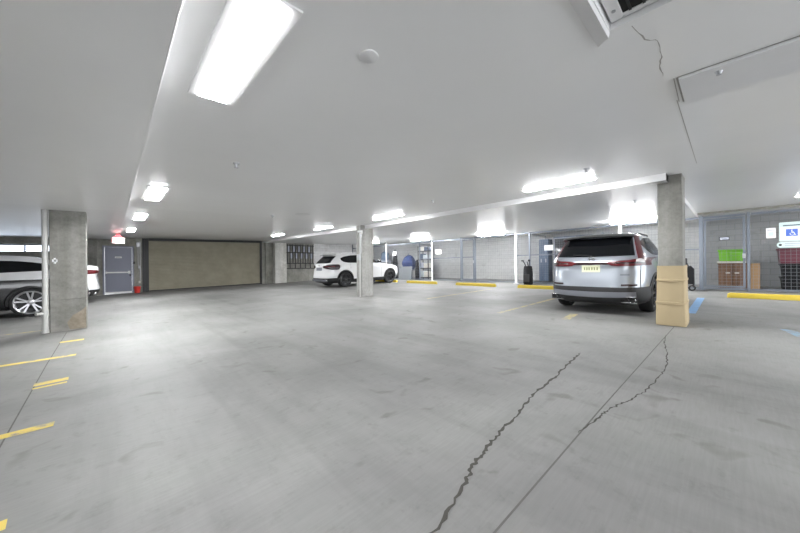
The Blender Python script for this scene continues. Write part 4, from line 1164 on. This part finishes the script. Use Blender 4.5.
# --- white sport utility vehicle
T2 = [(.20,.30,4.42,.80),(.28,.10,4.60,.88),(.40,.02,4.69,.91),(.52,.0,4.71,.92),(.62,.02,4.71,.925),(.78,.05,4.69,.93),(.90,.07,4.62,.93),(.98,.07,4.45,.92),
      (1.05,.085,3.95,.90),(1.11,.12,3.50,.88),(1.17,.18,3.34,.86),(1.22,.22,3.22,.845),(1.36,.36,2.90,.785),(1.50,.52,2.55,.715),(1.57,.55,2.38,.68),(1.62,.52,2.20,.63),(1.65,.62,2.0,.55)]
car2, c2 = suv('white_suv', 'white sport utility vehicle parked nose-in behind the slim middle column', M['white_paint'], M['alloy_dark'], T2, ((.98,.37),(3.84,.37)), dict(spokes=5, twin=True), split=lambda p: p.z < .29, third=M['plastic'])
def dress_white(root, c, paint):
    G = M['glass']
    c.patch('rear_window', [('r', y, 1.17, 1.50, y*.90) for y in lin(-.68,.68,13)], G, root, .006)
    c.patch('windscreen', [('f', y, 1.13, 1.57, y*.88) for y in lin(-.72,.72,11)], G, root, .004)
    for sg in (-1,1):
        k = 'l' if sg > 0 else 's'
        c.patch('side_window', seq(k, lin(2.16,3.02,9), [(2.16,1.15),(3.2,1.13)], [(2.16,1.55),(2.42,1.535),(3.02,1.24)]), G, root, .005)
        c.patch('side_window', seq(k, lin(.80,2.11,13), [(.80,1.30),(.95,1.20),(1.2,1.165),(2.11,1.15)], [(.80,1.40),(1.0,1.475),(1.4,1.53),(2.11,1.55)]), G, root, .005)
        c.patch('sill_cladding', seq(k, lin(1.36,3.44,10), [(1.3,.22),(3.5,.22)], [(1.3,.38),(3.5,.38)]), M['plastic'], root, .010)
        for x in (.98, 3.84): c.arch('arch_cladding', x, .37, .42, .465, sg, M['plastic'], root)
        for x, za, zb in ((2.13,.40,1.14),(3.22,.40,1.08),(1.28,.86,1.15)):
            c.patch('shut_line', [(k, x-.005, za, zb),(k, x+.005, za, zb)], M['skid'], root, .002)
        for x in (2.26, 1.28):
            q = Vector(c.p(k, x+.1, .96, .012)); mb = MB(); mb.box(q.x-.1,q.x+.1,q.y-.012,q.y+.012,.945,.975,0,.008); mb.build('door_handle', paint, root, 40)
        q = Vector(c.p(k, 3.08, 1.15, .0)); mb = MB(); mb.box(q.x-.06,q.x+.08,min(q.y,q.y+sg*.20),max(q.y,q.y+sg*.20),1.13,1.27,0,.03); mb.build('wing_mirror', M['dark_paint'], root, 40)
        mb = MB(); pts = [(.95+1.5*t, sg*.60, 1.642+.045*math.sin(PI/2*min(1, 6*min(t, 1-t)))) for t in lin(0,1,11)]
        mb.tube(pts, .014, 8); mb.build('roof_rail', M['white_metal'], root, 50)
        c.patch('headlamp', [('f', sg*y, .80, .91) for y in (.42,.52,.62,.72,.80,.86)]+[(k, x, .83, .91) for x in (4.25,4.12)], M['lamp_clear'], root, .006)
        t_ = c.patch('tail_lamp', [('r', sg*.34, .985, 1.0), ('r', sg*.44, .93, 1.07), ('r', sg*.6, .90, 1.10), ('r', sg*.74, .87, 1.11), ('r', sg*.82, .86, 1.11)]+[(k, x, .86, 1.11) for x in (.26,.40,.52,.62)]+[(k, .70, .95, 1.07)], M['lamp_dark'], root, .012)
        c.patch('lamp_core', [('r', sg*y, 1.0, 1.03) for y in (.5,.6,.7,.78,.84)], M['lamp_red'], t_, .016)
        ex = MB(); q = Vector(c.p('r', sg*.60, .33, .04)); ex.lathe([(-.05,.045),(.03,.055),(.04,.050),(-.05,.040)], (q.x-.005, q.y, .36), 'X', 20, 0, -1); ex.build('exhaust_tip', M['chrome'], root, 40)
        c.patch('kidney_grille', [('f', sg*y, .56, .88) for y in (.03,.15,.28)], M['plastic'], root, .008)
        c.patch('corner_intake', [('f', sg*y, .32, .52) for y in (.48,.6,.72,.8)], M['plastic'], root, .006)
    bl = [('s', x, .24, .44) for x in (.55,.4,.28)]+[('r', y, .24, .46) for y in (-.88,-.84,-.75,-.5,-.25,0,.25,.5,.75,.84,.88)]+[('l', x, .24, .44) for x in (.28,.4,.55)]
    bmp = c.patch('rear_bumper_cladding', bl, M['plastic'], root, .018)
    c.patch('skid_plate', [('r', y, .29, .40) for y in lin(-.62,.62,9)], M['skid'], bmp, .028)
    c.patch('number_plate_recess', [('r', y, .82, .97) for y in lin(-.27,.27,5)], M['skid'], root, .006)
    q = Vector(c.p('r', 0, 1.06, .012)); mb = MB(); mb.lathe([(0,.0005),(0,.036),(.008,.040),(.012,.040),(.012,.0005)], (q.x, 0, 1.06), 'X', 20, 0, -1); mb.build('round_emblem', M['chrome'], root, 40)
    mb = MB(); rows = []
    for x, z, w_ in ((.40,1.56,.64),(.36,1.585,.65),(.45,1.625,.64),(.75,1.655,.60)): rows.append([(x+.10*(abs(y)/.65)**3, y, z-.03*(abs(y)/.65)**2) for y in lin(-w_, w_, 13)])
    mb.grid(rows); mb.build('roof_spoiler', paint, root, 60)
    mb = MB(); mb.prism([(.98,1.655),(1.2,1.655),(1.02,1.72)], 'Y', -.018, .018); mb.build('shark_fin_aerial', paint, root, 40)
dress_white(car2, c2, M['white_paint'])
CAR_WHITE = (car2, 7.50, 13.93, 0.)
car2.scale = (1.03, 1.03, 1.03)

# --- white coupe-backed car whose tail shows right of the left column
T3 = [(.20,.30,4.42,.80),(.28,.12,4.60,.88),(.40,.03,4.69,.91),(.52,.0,4.71,.92),(.66,.02,4.71,.93),(.80,.05,4.69,.94),(.92,.06,4.62,.94),(1.02,.05,4.40,.93),
      (1.08,.03,4.0,.91),(1.16,.015,3.55,.89),(1.24,.01,3.34,.86),(1.33,.03,3.1,.83),(1.37,.14,2.98,.80),(1.43,.60,2.80,.75),(1.50,1.0,2.6,.71),(1.57,1.32,2.40,.67),(1.62,1.6,2.2,.6)]
car3, c3 = suv('white_coupe_car', 'white car whose tail shows between the left column and grey door', M['white_paint'], M['alloy_dark'], T3, ((1.05,.36),(3.86,.36)), dict(spokes=5, twin=True))
def dress_coupe(root, c, lampmat, dz=0., qx=.92, lz=0.):
    G = M['glass']
    c.patch('rear_window', [('r', y, 1.29+dz, 1.53+dz*.5, y*.92) for y in lin(-.62,.62,11)], G, root, .006)
    c.patch('windscreen', [('f', y, 1.15, 1.52, y*.9) for y in lin(-.70,.70,11)], G, root, .004)
    for sg in (-1,1):
        k = 'l' if sg > 0 else 's'
        c.patch('side_window', seq(k, lin(2.22,3.06,9), [(2.2,1.17),(3.2,1.15)], [(2.2,1.54),(2.45,1.52),(3.06,1.25)]), G, root, .005)
        c.patch('side_window', seq(k, lin(qx,2.18,13), [(qx,1.285),(qx+.16,1.22),(2.2,1.17)], [(qx,1.32),(qx+.3,1.44),(qx+.7,1.50),(2.2,1.54)]), G, root, .005)
        for x in (1.05, 3.86): c.arch('arch_cladding', x, .36, .41, .45, sg, M['plastic'], root)
        for x, za, zb in ((2.20,.40,1.16),(3.24,.40,1.10)):
            c.patch('shut_line', [(k, x-.005, za, zb),(k, x+.005, za, zb)], M['plastic'], root, .002)
        c.patch('tail_lamp', [(a_, b_, z_+lz, y_+lz) for a_, b_, z_, y_ in [('r', sg*.36, 1.02, 1.06), ('r', sg*.5, 1.0, 1.09), ('r', sg*.66, .98, 1.12), ('r', sg*.78, .97, 1.14), ('r', sg*.85, .97, 1.15)]+[(k, x, .98, 1.14) for x in (.22,.30,.42,.52)]+[(k, .62, 1.03, 1.11)]], lampmat, root, .012)
        c.patch('headlamp', [('f', sg*y, .80, .91) for y in (.42,.52,.62,.72,.80,.86)]+[(k, x, .83, .91) for x in (4.25,4.12)], M['lamp_clear'], root, .006)
        ex = MB(); q = Vector(c.p('r', sg*.62, .33, 0)); ex.lathe([(-.05,.05),(.03,.06),(.04,.055),(-.05,.045)], (q.x-.005, q.y, .34), 'X', 20, 0, -1); ex.build('exhaust_tip', M['chrome'], root, 40)
        q = Vector(c.p(k, 3.1, 1.17, .0)); mb = MB(); mb.box(q.x-.06,q.x+.08,min(q.y,q.y+sg*.20),max(q.y,q.y+sg*.20),1.15,1.28,0,.03); mb.build('wing_mirror', M['dark_paint'], root, 40)
        for x in (2.34, 1.40):
            q = Vector(c.p(k, x+.1, .98, .012)); mb = MB(); mb.box(q.x-.1,q.x+.1,q.y-.012,q.y+.012,.965,.995,0,.008); mb.build('door_handle', M['plastic'], root, 40)
    bl = [('s', x, .24, .46) for x in (.55,.4,.28)]+[('r', y, .24, .48) for y in (-.88,-.84,-.75,-.5,-.25,0,.25,.5,.75,.84,.88)]+[('l', x, .24, .46) for x in (.28,.4,.55)]
    c.patch('rear_diffuser', bl, M['plastic'], root, .018)
    c.patch('number_plate_recess', [('r', y, .80, .95) for y in lin(-.27,.27,5)], M['skid'], root, .006)
    c.patch('front_grille', [('f', y, .50, .86) for y in lin(-.4,.4,7)], M['plastic'], root, .006)
dress_coupe(car3, c3, M['lamp_red'], .12, 1.15, .08)
CAR_COUPE = (car3, -.32, 16.65, PI)

# --- dark car at the left edge; pale upper body is painted ceiling reflection
T4 = [(.20,.30,4.42,.82),(.28,.12,4.60,.90),(.40,.03,4.69,.93),(.52,.0,4.71,.945),(.66,.02,4.71,.95),(.80,.05,4.69,.955),(.92,.06,4.62,.95),(.99,.055,4.45,.94),
      (1.03,.05,4.3,.925),(1.10,.05,3.95,.89),(1.16,.05,3.55,.86),(1.22,.06,3.36,.845),(1.28,.12,3.24,.83),(1.38,.30,2.98,.785),(1.48,.55,2.70,.73),(1.56,.82,2.48,.68),(1.62,1.05,2.25,.62),(1.65,1.35,2.0,.52)]
car4, c4 = suv('dark_coupe_car', 'dark car with ceiling reflection painted on upper body and multi-spoke wheel at left edge behind the column', M['dark_paint'], M['alloy'], T4, ((1.08,.385),(3.86,.385)), dict(spokes=5, twin=True, rim=.79), 5.2, lambda p: p.z > 1.0, M['painted_sheen'])
dress_coupe(car4, c4, M['lamp_dark'], .02, .62)
CAR_DARK = (car4, -.50, 13.66, PI)
for root, x, y, rz in (CAR_SILVER, CAR_WHITE, CAR_COUPE, CAR_DARK):
    root.location = (x, y, 0); root.rotation_euler = (0, (-SLOPE if rz == 0 else SLOPE), rz)

# ------------------------------------------------------------------ set everything on the sloping deck
bpy.context.view_layer.update()
done = set()
for o in list(COL.objects):
    if o.parent is None:
        if o.name in DECK and o.type == 'MESH':
            for v_ in o.data.vertices: v_.co.z += SX*v_.co.x
        elif o.type in ('MESH', 'EMPTY'):
            o.location.z += SX*o.location.x
    elif o.name in DECK:
        top = o
        while top.parent: top = top.parent
        if top.type == 'MESH' or top.name in ('door_1','door_2'):
            for v_ in o.data.vertices: v_.co.z += SX*v_.co.x
for o in COL.objects:
    if o.parent is None and o.name.startswith('ceiling_light'): o.rotation_euler = (0, -SLOPE, 0)

# ------------------------------------------------------------------ world, camera
w = bpy.data.worlds.new('ambient'); bpy.context.scene.world = w; w.use_nodes = True
bg = w.node_tree.nodes['Background']; bg.inputs['Color'].default_value = (.93,.96,1.,1); bg.inputs['Strength'].default_value = 2.2

cam = bpy.data.cameras.new('camera'); co = bpy.data.objects.new('camera', cam); COL.objects.link(co)
cam.sensor_width = 36; cam.sensor_fit = 'HORIZONTAL'; cam.lens = 307/800*36; cam.clip_start = .05; cam.clip_end = 200
th, ro = math.radians(43.2), math.radians(.6)
F = Vector((math.sin(th), math.cos(th), 0)); R0 = Vector((math.cos(th), -math.sin(th), 0)); U0 = Vector((0,0,1))
R = math.cos(ro)*R0-math.sin(ro)*U0; U = math.cos(ro)*U0+math.sin(ro)*R0
mt = Matrix((R, U, -F)).transposed().to_4x4(); mt.translation = Vector((0,0,1.2)); co.matrix_world = mt
sc = bpy.context.scene; sc.camera = co
sc.view_settings.view_transform = 'Standard'; sc.view_settings.look = 'None'; sc.view_settings.exposure = 1.27; sc.view_settings.gamma = 1.05
sc.cycles.use_denoising = True
sc.cycles.max_bounces = 8; sc.cycles.diffuse_bounces = 5; sc.cycles.glossy_bounces = 4; sc.cycles.sample_clamp_indirect = 8
